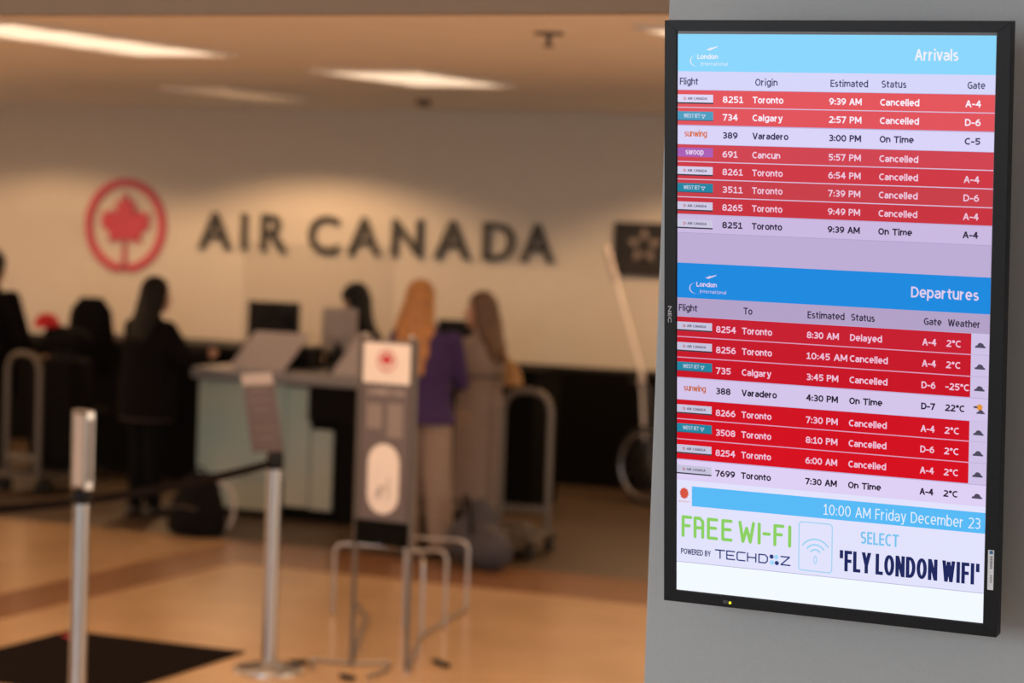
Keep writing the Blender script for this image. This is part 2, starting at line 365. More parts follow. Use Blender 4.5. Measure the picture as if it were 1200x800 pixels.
bm = B(); box(bm, (-6, 1.4, 3.5), (32, 10.4, .2)); struct(obj('ceiling', bm, M['ceiling']))
bm = B(); box(bm, (-6, 6.62, 3.4), (32, .24, .4)); struct(obj('trim_6', bm, M['beam']))
bm = B(); box(bm, (-16.2, 7, 1.6), (.2, 23.4, 4)); struct(obj('wall_left', bm, M['wall']))
bm = B(); box(bm, (-.55, 4.58, 1.7), (2.03, .6, 3.6), bev=.004); struct(obj('wall_right', bm, M['wallgrey']))   # pier carrying the display

# ================================================================== CEILING FITTINGS
def troffer(x0, x1, y0, y1, label, on=True):
    cx, cy = (x0+x1)/2, (y0+y1)/2; lx, ly = x1-x0, y1-y0
    t = empty('ceiling_light', (cx, cy, 3.05), 0, label, 'light', None)
    b = B(); f = .03
    for sx in (-1, 1):
        box(b, (sx*(lx/2-f/2), 0, -.012), (f, ly, .024), bev=.003); box(b, (0, sx*(ly/2-f/2), -.012), (lx-2*f, f, .024), bev=.003)
    obj('frame', b, M['lightframe'], t)
    b = B(); box(b, (0, 0, -.006), (lx-2*f, ly-2*f, .008)); obj('diffuser', b, M['diffuser' if on else 'diffoff'], t)
    for k in range(1, 4): b = B(); box(b, (0, -ly/2+ly*k/4, -.013), (lx-2*f, .006, .006)); obj('louvre', b, M['lightframe'], t)
    return t
troffer(-7.10, -6.32, 13.0, 14.45, 'lit ceiling light panel in the middle of the ceiling, above the wall letters')
troffer(-7.55, -6.86, 9.6, 11.75, 'lit ceiling light panel nearest the upper left corner of the ceiling')
troffer(-3.78, -2.98, 9.9, 11.4, 'lit ceiling light panel half hidden behind the top of the flight display')
troffer(-9.55, -8.95, 15.2, 16.5, 'dim unlit-looking ceiling panel close to the back wall above the red emblem', on=False)
for y in (16.4,):
    pass
for i, x in enumerate((-15.2, -12.6, -9.85, -5.75, -3.0)):   # recessed wall washers close to the back wall
    spot(x, 16.85, 3.0, (66, 82, 152, 152, 110)[i], 147)
def downlight(x, y, label):
    t = empty('downlight', (x, y, 3.05), 0, label, 'light', 'recessed wall washing downlights')
    b = B(); tube(b, [(.075*math.cos(a*PI/12), .075*math.sin(a*PI/12), -.003) for a in range(24)], .006, 6, closed=True); obj('rim', b, M['lightframe'], t, smooth=True)
for x, lb in ((-12.6, 'small round downlight rim above and left of the red emblem'), (-9.85, 'small round downlight rim above the wall letters'), (-5.75, 'small round downlight rim above the dark star sign')):
    downlight(x, 16.85, lb)
t = empty('ceiling_sprinkler', (-4.36, 10.31, 3.05), 0, 'dark sprinkler head hanging from the ceiling left of the display', 'sprinkler')
b = B(); lathe(b, [(.066, -.012), (.072, -.004), (.072, 0)]); obj('escutcheon', b, M['steelgrey'], t, smooth=True)
b = B(); lathe(b, [(.012, -.06), (.014, -.012)], 12); obj('stem', b, M['steelgrey'], t, smooth=True)
b = B(); lathe(b, [(.026, -.068), (.028, -.062), (.012, -.056)], 16); obj('deflector', b, M['steelgrey'], t, smooth=True)
t = empty('smoke_detector', (-8.05, 16.6, 3.05), 0, 'small round smoke detector on the ceiling beyond the middle light', 'detector')
b = B(); lathe(b, [(.03, -.05), (.055, -.035), (.06, 0)]); obj('housing', b, M['carpet'], t, smooth=True)

# ================================================================== BACK WALL SIGNS
WY = 18.4
wall_fn = lambda y0: (lambda x, z, d: V((x, y0-d, z)))
t = empty('airline_lettering', (-9.4, WY, 1.80), 0, 'large charcoal letters reading AIR CANADA across the cream back wall', 'sign')
xs = [('A', -11.10, -10.76), ('I', -10.66, -10.605), ('R', -10.46, -10.20), ('C', -9.985, -9.69), ('A', -9.60, -9.28), ('N', -9.17, -8.885), ('A', -8.77, -8.43), ('D', -8.31, -8.02), ('A', -7.965, -7.655)]
for ch, a, c2 in xs:
    b = B(); put_text(b, ch, a, 0, c2, .316, lambda x, y, z: V((x+9.4, -.0225+z*-1, y)), off=.012, ext=.02)
    obj('letter', b, M['letter'], t)
t = empty('airline_emblem', (-11.875, WY, 1.972), 0, 'round red maple leaf emblem on the back wall left of the letters', 'emblem')
b = B(); n = 64; Ro, Ri = .425, .355
def annulus(b, Ro, Ri, a0, a1, th, n, cy=0, cxo=0):
    o1, i1, o2, i2 = [], [], [], []
    for k in range(n+1):
        a = a0+(a1-a0)*k/n; c_, s_ = math.cos(a), math.sin(a)
        o1.append(b.verts.new((cxo+Ro*c_, -.001, cy+Ro*s_))); i1.append(b.verts.new((cxo+Ri*c_, -.001, cy+Ri*s_)))
        o2.append(b.verts.new((cxo+Ro*c_, -th, cy+Ro*s_))); i2.append(b.verts.new((cxo+Ri*c_, -th, cy+Ri*s_)))
    for k in range(n):
        b.faces.new((o1[k], o1[k+1], i1[k+1], i1[k])); b.faces.new((o2[k], i2[k], i2[k+1], o2[k+1]))
        b.faces.new((o1[k], o2[k], o2[k+1], o1[k+1])); b.faces.new((i1[k], i1[k+1], i2[k+1], i2[k]))
    for q in (0, n): b.faces.new((o1[q], i1[q], i2[q], o2[q]))
annulus(b, Ro, Ri, -PI/2+.10, 1.5*PI-.10, .03, n); obj('ring', b, M['logored'], t)
half = [(0, .30), (.052, .205), (.098, .225), (.082, .085), (.150, .150), (.172, .112), (.262, .118), (.232, .045), (.268, .012), (.150, -.085), (.176, -.150), (.022, -.128)]
leaf = half + [(-x, y) for x, y in reversed(half[1:])]
def leaf_geo(b, sc_, fn, th, mi=0):
    prism(b, [(x*sc_, y*sc_) for x, y in leaf], fn, th, mi)
    prism(b, [(-.012*sc_, -.14*sc_), (.012*sc_, -.14*sc_), (.016*sc_, -.40*sc_), (-.016*sc_, -.40*sc_)], fn, th, mi)
b = B(); leaf_geo(b, 1.0, lambda x, y, d: V((x, -.001-d, y)), .03); obj('maple_leaf', b, M['logored'], t)
t = empty('star_sign', (-6.88, WY, 1.94), 0, 'dark square sign with pale five-part star emblem on back wall beside the display', 'sign')
b = B(); box(b, (.03, -.02, 0), (.54, .04, .44), bev=.004); obj('board', b, M['starboard'], t)
b = B()
for k in range(5):
    a = PI/2+k*2*PI/5; c_, s_ = math.cos(a), math.sin(a)
    P = lambda r, da: (r*math.cos(a+da)+.03, r*math.sin(a+da)+.03)
    prism(b, [P(.155, 0), P(.088, .42), P(.05, .30), P(.085, 0)], lambda x, y, d: V((x, -.0405-d, y)), .004)
    prism(b, [P(.155, 0), P(.076, -.03), P(.05, -.30), P(.088, -.42)], lambda x, y, d: V((x, -.0405-d, y)), .004)
obj('star_emblem', b, M['starwhite'], t)
b = B(); put_text(b, 'STAR ALLIANCE', -.13, -.175, .19, .036, lambda x, y, z: V((x, -.0412, y))); obj('lettering', b, M['starred'], t)

# ================================================================== FLIGHT INFORMATION DISPLAY
W_, H_ = .573, 1.0187
dx = V((.99966, -.025, -.006)).normalized(); dv = V((.003, -.113, .994)); dv = (dv - dx*dv.dot(dx)).normalized(); dn = dx.cross(dv)
TL = V((-1.451, 4.02, 2.529))
disp = empty('flight_display', (0, 0, 0), 0, 'tall black-framed flight information display on the grey wall at right', 'display')
disp.matrix_world = Matrix.Translation(TL) @ Matrix((dx, dv, dn)).transposed().to_4x4()
mm = lambda u, v, z=0: V((u/1000, -v/1000, z/1000))
# bezel: four mitred rails, each a part; front at z=+5 mm, back at -28
o_ = (-24, 598, -24, 1041); i_ = (-1.5, 574.5, -5.5, 1020)
def rail(poly, name):
    b = B(); ins = 3.0
    fn = lambda x, y, d: V((x/1000, -y/1000, d/1000))
    prism(b, poly, lambda x, y, d: fn(x, y, -28+d*30.5), 1)
    cx = sum(p[0] for p in poly)/4; cy = sum(p[1] for p in poly)/4
    bmesh.ops.recalc_face_normals(b, faces=b.faces)
    o = obj(name, b, M['bezel'], disp); md = o.modifiers.new('bevel', 'BEVEL'); md.width = .0004; md.segments = 2; return o
rail([(o_[0], o_[2]), (o_[1], o_[2]), (i_[1], i_[2]), (i_[0], i_[2])], 'bezel_rail')
lr = rail([(o_[0], o_[3]), (o_[1], o_[3]), (i_[1], i_[3]), (i_[0], i_[3])], 'bezel_rail')
ll = rail([(o_[0], o_[2]), (o_[0], o_[3]), (i_[0], i_[3]), (i_[0], i_[2])], 'bezel_rail')
rr_ = rail([(o_[1], o_[2]), (o_[1], o_[3]), (i_[1], i_[3]), (i_[1], i_[2])], 'bezel_rail')
b = B(); box(b, mm(286.5, 508, -12), (.60, 1.045, .02)); box(b, mm(286.5, 508, -52), (.48, .88, .06), bev=.01)
obj('back_housing', b, M['blackplastic'], disp)
b = B(); box(b, mm(286.5, 470, -95), (.28, .4, .05), bev=.003); obj('wall_bracket', b, M['blackplastic'], disp)
def flat(b, u0, v0, u1, v1, z, mi=0):
    vs = [b.verts.new(mm(u, v, z)) for u, v in ((u0, v0), (u0, v1), (u1, v1), (u1, v0))]; b.faces.new(vs).material_index = mi
b = B(); flat(b, -2, -6, 575, 1021, -1.4); obj('panel_border', b, M['unlit'], disp)
scr = None
b = B(); flat(b, 0, 0, 573, 1018.7, -1.2); scr = obj('screen', b, lcd((189, 172, 212)), disp)
def T(b, s, u0, base, u1, cap_, wt=.14, mi=0, z=-.6, gap=.24, wx=None):
    pen(b, s, u0, -base, u1, cap_, wt, lambda x, y, dz: V((x/1000, y/1000, (z+dz*.004)/1000)), gap, mi, wx)
def strip(name, v0, v1, rgb, u0=0, u1=573, z=-1.0, parent=None):
    b = B(); flat(b, u0, v0, u1, v1, z); return obj(name, b, lcd(rgb), parent or disp)
# headers
def logo(b, u, v, mi=0):
    T(b, 'London', u+13, v+4, u+52, 8.5, .2, mi); 
    T(b, 'International', u+20, v+15.5, u+70, 6.2, .1, mi)
    pts = [(u+14-14*math.sin(a), v+7-10.5*math.cos(a)) for a in [.25+k*(PI*1.12)/14 for k in range(0, 15)]]
    for i in range(len(pts)-1):
        (x0, y0), (x1, y1) = pts[i], pts[i+1]; t0 = 1.6*math.sin((i+.0)/14*PI)+.3; t1 = 1.6*math.sin((i+1)/14*PI)+.3
        vs = [b.verts.new(mm(x0-t0/2, y0, -.6)), b.verts.new(mm(x1-t1/2, y1, -.6)), b.verts.new(mm(x1+t1/2, y1, -.6)), b.verts.new(mm(x0+t0/2, y0, -.6))]
        b.faces.new(vs).material_index = mi
    for poly in ([(u+30, v-13), (u+52, v-19), (u+50, v-17), (u+36, v-11)], [(u+41, v-14), (u+36, v-16.5), (u+38, v-16.5), (u+45, v-15)]):
        b.faces.new([b.verts.new(mm(x, y, -.55)) for x, y in poly]).material_index = mi
h1 = strip('title_band', 0, 66, (138, 214, 252)); b = B(); T(b, 'Arrivals', 433, 43, 509, 19.5, .155); obj('title_lettering', b, lcd((240, 240, 250)), h1)
b = B(); logo(b, 24, 40); obj('airport_mark', b, lcd((240, 240, 250)), h1)
h2 = strip('title_band', 410, 473.5, (22, 137, 222)); b = B(); T(b, 'Departures', 434, 451, 553, 19, .155); obj('title_lettering', b, lcd((222, 205, 235)), h2)
b = B(); logo(b, 24, 448); obj('airport_mark', b, lcd((222, 205, 235)), h2)
c1 = strip('column_heading_band', 66, 98.5, (214, 214, 250))
for s, u0, u1 in (('Flight', 4, 39), ('Origin', 146, 187.5), ('Estimated', 284, 351.5), ('Status', 375.5, 419.5), ('Gate', 525.5, 556)): b = B(); T(b, s, u0, 90, u1, 12.5, .16); obj('heading_lettering', b, lcd((72, 72, 110)), c1)
c2 = strip('column_heading_band', 473.5, 507.5, (178, 160, 198))
for s, u0, u1 in (('Flight', 3, 39), ('To', 127, 144), ('Estimated', 247, 315), ('Status', 327, 370), ('Gate', 457.5, 489), ('Weather', 500, 557)): b = B(); T(b, s, u0, 498, u1, 12.5, .165); obj('heading_lettering', b, lcd((45, 38, 62)), c2)
def badge(parent, kind, v0, v1, dim):
    """airline mark at the left end of a row"""
    b = B(); h = v1-v0; k = dim
    g = lambda r, g_, b_: lcd((int(r*k), int(g_*k), int(b_*k)))
    if kind == 'air_canada':
        ms = [g(222, 216, 245), g(60, 60, 72), g(95, 85, 110), g(205, 70, 90)]
        flat(b, 0, v0+h*.27, 42*1.6, v0+h*.27+14, -.9, 0); flat(b, 0, v0+h*.27+14, 67.5, v0+h*.27+16.5, -.85, 1)
        T(b, 'AIR CANADA', 19, v0+h*.27+9.4, 56, 4.6, .2, 2, -.8)
        cy = v0+h*.27+7.2
        for q in range(3):
            a = q*2*PI/3+PI/2; b.faces.new([b.verts.new(mm(13.5+3*math.cos(a+e), cy-3*math.sin(a+e), -.8)) for e in (0, .8, 2.4)]).material_index = 3
    elif kind == 'westjet':
        ms = [g(78, 160, 195), g(60, 80, 100), g(205, 215, 240)]
        if dim < .95: ms[0] = lcd((30, 132, 160))
        flat(b, 0, v0+h*.22, 67.5, v0+h*.22+15.5, -.9, 0); flat(b, 0, v0+h*.22+15.5, 67.5, v0+h*.22+16.8, -.85, 1)
        T(b, 'WESTJET', 11.5, v0+h*.22+11, 43, 7, .17, 2, -.8)
        cy = v0+h*.22+8
        for a in (0, 2*PI/3, 4*PI/3): b.faces.new([b.verts.new(mm(49+5.2*math.cos(a+e)*(.5+.5*(e == .5)), cy-5.2*math.sin(a+e)*(.5+.5*(e == .5)), -.8+.01*a)) for e in (-.6, .5, 1.5)]).material_index = 2
    elif kind == 'sunwing':
        ms = [g(222, 120, 88)]; T(b, 'sunwing', 13, v0+h*.60, 56, 11.5, .17, 0, -.8, .2)
    else:
        ms = [g(178, 98, 190), g(232, 205, 240)]
        flat(b, 0, v0+h*.2, 67.5, v0+h*.2+16.5, -.9, 0); T(b, 'swoop', 15, v0+h*.2+12.5, 50, 10.5, .2, 1, -.8)
    obj('airline_badge', b, ms, parent)
def row(v0, v1, red, rgb, txt, kind, cols, base, dim, cap_, u1=573, icon=None, sep=None):
    r = strip('flight_row', v0+.9, v1-.9 if red else v1, rgb, 0, u1)
    for s, a, c in cols:
        b = B(); T(b, s, a, base, c, cap_, .185 if sum(txt) > 400 else .21); obj('cell_lettering', b, lcd(txt), r)
    badge(r, kind, v0, v1, dim)
    if sep: b = B(); flat(b, 0, v1-.9, u1, v1+.5, -.98); obj('row_divider', b, lcd(sep), r)
    if icon:
        if icon == 'cloud':
            b = B(); flat(b, u1, v0+.5, 573, v1-.6, -1.0); obj('weather_cell', b, lcd((207, 193, 230)), r)
        b = B(); cx, cy = 557.5, base-5.5
        ms = [lcd((78, 72, 92)), lcd((225, 150, 60))]
        pts = [(-9, 4.2), (9, 4.2), (9.2, 1.8), (6.4, .2), (5, -2.6), (1.6, -4.6), (-2.0, -4.6), (-4.4, -2.2), (-5.4, -.2), (-9, 1.4)]
        if icon == 'sun':
            b.faces.new([b.verts.new(mm(cx+1+5.5*math.cos(q*PI/6), cy-5+5.5*math.sin(q*PI/6), -.8)) for q in range(12)]).material_index = 1
            b.faces.new([b.verts.new(mm(cx-6+4*math.cos(q*PI/4), cy-5+2*math.sin(q*PI/4), -.78)) for q in range(8)]).material_index = 0
            pts = [(x*.8+3, y*.8+3) for x, y in pts]
        b.faces.new([b.verts.new(mm(cx+x, cy+y, -.75)) for x, y in pts]).material_index = 0
        obj('weather_icon', b, ms, r)
AR = [('air_canada', '8251', 'Toronto', '9:39 AM', 'Cancelled', 'A-4'), ('westjet', '734', 'Calgary', '2:57 PM', 'Cancelled', 'D-6'),
      ('sunwing', '389', 'Varadero', '3:00 PM', 'On Time', 'C-5'), ('swoop', '691', 'Cancun', '5:57 PM', 'Cancelled', ''),
      ('air_canada', '8261', 'Toronto', '6:54 PM', 'Cancelled', 'A-4'), ('westjet', '3511', 'Toronto', '7:39 PM', 'Cancelled', 'D-6'),
      ('air_canada', '8265', 'Toronto', '9:49 PM', 'Cancelled', 'A-4'), ('air_canada', '8251', 'Toronto', '9:39 AM', 'On Time', 'A-4')]
va = [98.5, 130, 162, 195.5, 227, 258.5, 290.5, 322, 355]
ca = [(228, 84, 90), (226, 82, 90), (217, 212, 248), (208, 66, 78), (206, 54, 66), (200, 60, 70), (200, 48, 60), (202, 184, 224)]
wn = {'8': 1}
CW = {'Toronto': 57, 'Calgary': 56, 'Varadero': 67, 'Cancun': 52, 'Cancelled': 69, 'On Time': 60.5, 'Delayed': 58}
for i, (k, n_, c_, t_, s_, g_) in enumerate(AR):
    red = i not in (2, 7); txt = [(252, 242, 254), (248, 238, 252), (66, 60, 92), (240, 205, 228), (238, 200, 222), (236, 196, 220), (236, 196, 218), (48, 40, 62)][i]
    nw = 38.5 if len(n_) == 4 else 28.5
    cols = [(n_, 85.5, 85.5+nw), (c_, 141.5, 141.5+CW[c_]), (t_, 282, 340.5), (s_, 373.5, 373.5+CW[s_])] + ([(g_, 522.5, 549.5)] if g_ else [])
    row(va[i], va[i+1], red, ca[i], txt, k, cols, va[i]+22.3, [1, .98, .98, .96, .96, .93, .93, .92][i], 11.7, sep=(222, 190, 215) if red and i not in (1, 6) else None)
b = B(); flat(b, 0, 354.6, 573, 355.4, -.9); obj('divider_line', b, lcd((170, 152, 196)), scr)
DP = [('air_canada', '8254', 'Toronto', '8:30 AM', 'Delayed', 'A-4', '2°C'), ('air_canada', '8256', 'Toronto', '10:45 AM', 'Cancelled', 'A-4', '2°C'),
      ('westjet', '735', 'Calgary', '3:45 PM', 'Cancelled', 'D-6', '-25°C'), ('sunwing', '388', 'Varadero', '4:30 PM', 'On Time', 'D-7', '22°C'),
      ('air_canada', '8266', 'Toronto', '7:30 PM', 'Cancelled', 'A-4', '2°C'), ('westjet', '3508', 'Toronto', '8:10 PM', 'Cancelled', 'D-6', '2°C'),
      ('air_canada', '8254', 'Toronto', '6:00 AM', 'Cancelled', 'A-4', '2°C'), ('air_canada', '7699', 'Toronto', '7:30 AM', 'On Time', 'A-4', '2°C')]
vd = [507.5, 545, 583, 620.5, 660.5, 697, 734.5, 772.5, 811]
cdp = [(198, 24, 44), (198, 16, 36), (200, 10, 32), (212, 196, 234), (208, 4, 26), (210, 2, 24), (214, 2, 24), (222, 208, 244)]
for i, (k, n_, c_, t_, s_, g_, w_t) in enumerate(DP):
    red = i not in (3, 7); txt = (238, 192, 218) if red else (34, 28, 48)
    nw = 38 if len(n_) == 4 else 28.5; tw = 75 if len(t_) == 8 else 59
    cols = [(n_, 75, 75+nw), (c_, 124.5, 124.5+CW[c_]), (t_, 246, 246+tw), (s_, 325.5, 325.5+CW[s_]), (g_, 455.5, 480.5), (w_t, 498, 498+{3: 26, 4: 35, 5: 42}[len(w_t)])]
    row(vd[i], vd[i+1], red, cdp[i], txt, k, cols, vd[i]+26.3, .9, 12, u1=541.5 if red else 573, icon='sun' if i == 3 else 'cloud' if red else 'c', sep=(225, 150, 180) if red and i not in (2, 6) else None)
# footer
ft = strip('footer_panel', 811, 965, (226, 226, 252)); b = B(); flat(b, 0, 964.4, 573, 965.6, -.7); obj('divider_line', b, lcd((176, 176, 214)), ft)
strip('footer_strip', 965, 1018.7, (243, 250, 255))
bar = strip('date_band', 821.5, 858.4, (86, 186, 246), 29.5, 573, -.8)
b = B(); T(b, '10:00 AM Friday December 23', 281, 851, 565, 19.5, .10, z=-.4); obj('date_lettering', b, lcd((226, 236, 252)), bar)
b = B()
b.faces.new([b.verts.new(mm(14.5+(9.5 if q % 2 else 7.2)*math.cos(q*PI/12), 835.5+(11.5 if q % 2 else 9)*math.sin(q*PI/12), -.6)) for q in range(24)]).material_index = 0
T(b, 'airport', 4, 852.5, 26, 3.4, .2, 1); obj('sun_badge', b, [lcd((214, 82, 62)), lcd((220, 150, 160))], ft)
# FREE WI-FI: rounded strokes
b = B(); gl = lcd((140, 208, 96))
def stroke(b, pts, w_=3.0, z=-.6):
    for (x0, y0), (x1, y1) in zip(pts, pts[1:]):
        L = math.hypot(x1-x0, y1-y0); a = math.atan2(y1-y0, x1-x0); ns = 6; poly = []
        for q in range(ns+1): t_ = a-PI/2+PI*q/ns; poly.append((x1+w_*math.cos(t_), y1+w_*math.sin(t_)))
        for q in range(ns+1): t_ = a+PI/2+PI*q/ns; poly.append((x0+w_*math.cos(t_), y0+w_*math.sin(t_)))
        stroke.z += .002; b.faces.new([b.verts.new(mm(x, y, z+stroke.z)) for x, y in poly])
stroke.z = 0
t0, t1, tm = 880, 915, 896
def F(x): stroke(b, [(x, t1), (x, t0), (x+15, t0)]); stroke(b, [(x, tm), (x+12, tm)])
F(12.5); stroke(b, [(36, t1), (36, t0), (45, t0), (51, t0+6), (51, t1)]); stroke(b, [(36, tm+2), (51, tm+2)])
for x in (62, 90): stroke(b, [(x+16, t0), (x, t0), (x, t1), (x+16, t1)]); stroke(b, [(x, tm), (x+14, tm)])
stroke(b, [(123, t0), (129, t1), (136, t0+10), (143, t1), (149, t0)]); stroke(b, [(160, t0), (160, t1)])
stroke(b, [(169, tm+1), (179, tm+1)]); F(190); stroke(b, [(218, t0), (218, t1)])
obj('free_wifi_lettering', b, gl, ft)
b = B(); T(b, 'POWERED BY', 8.5, 950, 67, 10.8, .17, wx=.135); obj('powered_by_lettering', b, lcd((40, 46, 100)), ft)
b = B(); nv = lcd((38, 56, 120)); s_ = 1.25
for P_ in ([(76, 936), (94, 936)], [(85, 936), (85, 951)], [(113, 936), (98, 936), (98, 951), (113, 951)], [(98, 943.5), (111, 943.5)], [(133, 936), (120, 936), (118, 938), (118, 949), (120, 951), (133, 951)], [(138, 936), (138, 951)], [(154, 936), (154, 951)], [(138, 943.5), (154, 943.5)], [(160, 936), (172, 936), (176, 940), (176, 947), (172, 951), (160, 951), (160, 936)], [(202, 936), (218, 936), (202, 951), (219, 951)]):
    b = B(); stroke(b, P_, s_); obj('wordmark_stroke', b, nv, ft)
b = B()
for q, (x, y, r_, mi) in enumerate(((184, 938, 4.2, 0), (194, 949, 4.2, 0), (193, 938, 4.4, 1), (185, 949, 4.4, 1))):
    f = b.faces.new([b.verts.new(mm(x+r_*math.cos(e*PI/4+PI/8), y+r_*math.sin(e*PI/4+PI/8), -.55)) for e in range(8)]); f.material_index = mi
obj('dot_mark', b, [nv, lcd((160, 216, 250))], ft)
b = B(); stroke(b, rounded and [(239, 868), (294, 868), (297.5, 872), (297.5, 953), (294, 957), (239, 957), (235.5, 953), (235.5, 872), (239, 868)], .9)
for rr, aa in ((29, .95), (19, .95), (10, .95)):
    stroke(b, [(266.5+rr*math.sin(-aa+2*aa*k/12), 915-(rr-12)*0+ -rr*math.cos(-aa+2*aa*k/12)+12) for k in range(13)], 1.3)
stroke(b, [(264, 932), (264, 940), (266.5, 943), (269, 940), (269, 932), (266.5, 929), (264, 932)], .8)
obj('wifi_symbol', b, lcd((150, 210, 242)), ft)
b = B(); T(b, 'SELECT', 350, 897.5, 420, 22.5, .15, gap=.34); obj('select_lettering', b, lcd((120, 196, 238)), ft)
b = B(); T(b, "'FLY LONDON WIFI'", 312, 951, 565, 38, .16, wx=.165, gap=.46); obj('network_name_lettering', b, lcd((26, 36, 92)), ft)
# bezel marks
b = B(); put_text(b, 'NEC', 0, 0, 30, 6.5, lambda x, y, z: mm(-16.5+y, 490+x, 2.75), .01); obj('maker_lettering', b, M['nec'], ll)
b = B(); box(b, mm(106, 1032, 2.8), (.0045, .0045, .001)); obj('power_indicator', b, M['led'], lr)
b = B(); box(b, mm(97, 1031, 2.7), (.009, .006, .001)); obj('sensor_window', b, M['stickerdark'], lr)
st = B(); box(st, mm(585.5, 921, 2.8), (.0105, .071, .0006)); so = obj('asset_sticker', st, M['sticker'], rr_)
b = B(); box(b, mm(585.8, 889.5, 3.2), (.006, .006, .0003)); obj('sticker_print', b, M['stickerblue'], rr_)
b = B(); put_text(b, 'Mission Control 7712', 0, 0, 56, 4, lambda x, y, z: mm(584.5+y, 895+x, 3.3), .015)
b.free()
b = B()
for k in range(9): box(b, mm(586.3, 897+k*2.6, 3.2), (.0042, .0014, .0003))
for k in range(5): box(b, mm(586.3, 931+k*2.9, 3.2), (.0032, .0013, .0003))
obj('sticker_print', b, M['stickerdark'], rr_)

# ================================================================== CHECK-IN DESKS
cnt = empty('check_in_counter', (-8.15, 14.95, 0), 0, 'check-in counter with pale blue front panels and grey worktop, centre left', 'counter')
b = B(); box(b, (.07, .02, .05), (1.15, .62, .10)); obj('plinth', b, M['black'], cnt)
b = B(); box(b, (-.06, .0, .53), (1.1, .60, .86)); obj('carcass', b, M['black'], cnt)
b = B(); box(b, (-.27, -.355, .62), (.70, .03, .66), bev=.004); obj('upper_front_panel', b, M['panel'], cnt)
b = B(); box(b, (-.20, -.325, .30), (.48, .03, .50), bev=.004); obj('lower_front_panel', b, M['panel'], cnt)
b = B(); box(b, (.17, -.335, .52), (.20, .03, .84), bev=.004); obj('front_panel', b, M['panel'], cnt)
b = B(); box(b, (.365, -.33, .37), (.17, .03, .56), bev=.004); obj('narrow_front_panel', b, M['panel'], cnt)
b = B(); box(b, (.03, -.01, 1.0), (1.40, .78, .075), bev=.01); obj('worktop', b, M['worktop'], cnt)
b = B(); box(b, (.45, -.36, .83), (.36, .06, .25), bev=.02); obj('fabric_drape', b, M['bagblack'], cnt)
b = B(); box(b, (.56, -.12, .45), (.12, .5, .9)); obj('end_panel', b, M['black'], cnt)
def easel(x, y, rz, label, lean):
    t = empty('slanted_panel', (x, y, 1.0375), rz, label, 'panel')
    b = B(); P = [(-.30, 0), (.14, 0), (.30, .27), (-.14, .27)] if lean > 0 else [(-.04, 0), (.25, 0), (.22, .29), (.12, .29)]
    prism(b, P, lambda px, pz, d: V((px, pz*.35+d, pz)), .012); obj('board', b, M['pale'], t)
    b = B(); box(b, (0, .12, .03), (.18, .16, .06), bev=.005); obj('stand', b, M['blackplastic'], t)
easel(-8.26, 14.62, 0, 'pale slanted board standing on the worktop of the blue panelled counter', 1)
easel(-7.72, 14.66, 0, 'small pale slanted board at the right end of the counter worktop', -1)
def monitor(x, y, w_, h_, z0, m, name, label, rz=0, base=1.0375):
    t = empty(name, (x, y, base), rz, label, 'monitor')
    b = B(); box(b, (0, 0, z0+h_/2-base), (w_, .03, h_), bev=.006); box(b, (0, -.025, z0+h_/2-base), (w_*.6, .03, h_*.6), bev=.01); obj('screen_back', b, m, t)
    b = B(); box(b, (0, -.01, (z0-base)/2+.02), (.05, .04, z0-base+.04)); box(b, (0, 0, .008), (.22, .16, .016), bev=.004); obj('stand', b, M['blackplastic'], t)
monitor(-8.52, 15.19, .42, .32, 1.18, M['blackplastic'], 'computer_monitor', 'black monitor seen from behind on the blue panelled counter', 0)
monitor(-7.98, 15.19, .27, .29, 1.19, M['pale'], 'computer_monitor', 'pale grey-backed screen beside the black monitor on the counter', 0)
bc = empty('rear_counter', (-7.6, 16.4, 0), 0, 'low black rear counter behind the check-in agent', 'counter')
b = B(); box(b, (0, 0, .52), (1.5, .5, 1.0)); obj('carcass', b, M['black'], bc); b = B(); box(b, (0, 0, 1.035), (1.56, .56, .03)); obj('worktop', b, M['black'], bc)
monitor(-7.58, 16.35, .33, .24, 1.14, M['blackplastic'], 'computer_monitor', 'dark monitor on the rear counter, between agent and blond person', 0, 1.05)
t = empty('document_printer', (-8.22, 15.04, 1.0375), 0, 'black printer on the counter between the slanted boards', 'printer')
b = B(); box(b, (0, 0, .08), (.30, .18, .16), bev=.02); obj('body', b, M['blackplastic'], t)
b = B(); box(b, (0, -.092, .05), (.2, .01, .012)); obj('paper_slot', b, M['black'], t)
lc = empty('dark_counter', (-9.95, 16.5, 0), 0, 'long black counter on the left behind the person in the black coat', 'counter')
b = B(); box(b, (0, 0, .52), (2.6, .6, 1.04)); obj('carcass', b, M['black'], lc); b = B(); box(b, (0, -.02, 1.065), (2.7, .7, .05), bev=.008); obj('worktop', b, M['blackplastic'], lc)
t = empty('office_chair', (-10.50, 15.80, .03), 0, 'dark rounded chair back rising behind the left counter', 'chair')
b = B(); loft(b, [((0, 0, .78), .17, .04), ((0, 0, .9), .21, .06), ((0, 0, 1.1), .22, .06), ((0, 0, 1.30), .19, .05), ((0, 0, 1.40), .10, .04)]); obj('backrest', b, M['bagblack'], t, smooth=True)
b = B(); box(b, (0, -.22, .50), (.46, .44, .09), bev=.03); obj('seat', b, M['bagblack'], t)
b = B(); tube(b, [(0, 0, .80), (0, -.03, .5), (0, -.2, .44)], .02); tube(b, [(0, -.22, .46), (0, -.22, .1)], .025)
obj('column', b, M['steelgrey'], t)
for k in range(5):
    a = k*2*PI/5+.3; b = B(); tube(b, [(0, -.22, .12), (.26*math.cos(a), -.22+.26*math.sin(a), .07)], .018, 8); ell(b, (.26*math.cos(a), -.22+.26*math.sin(a), .03), (.03, .03, .03), seg=10); obj('leg', b, M['blackplastic'], t)
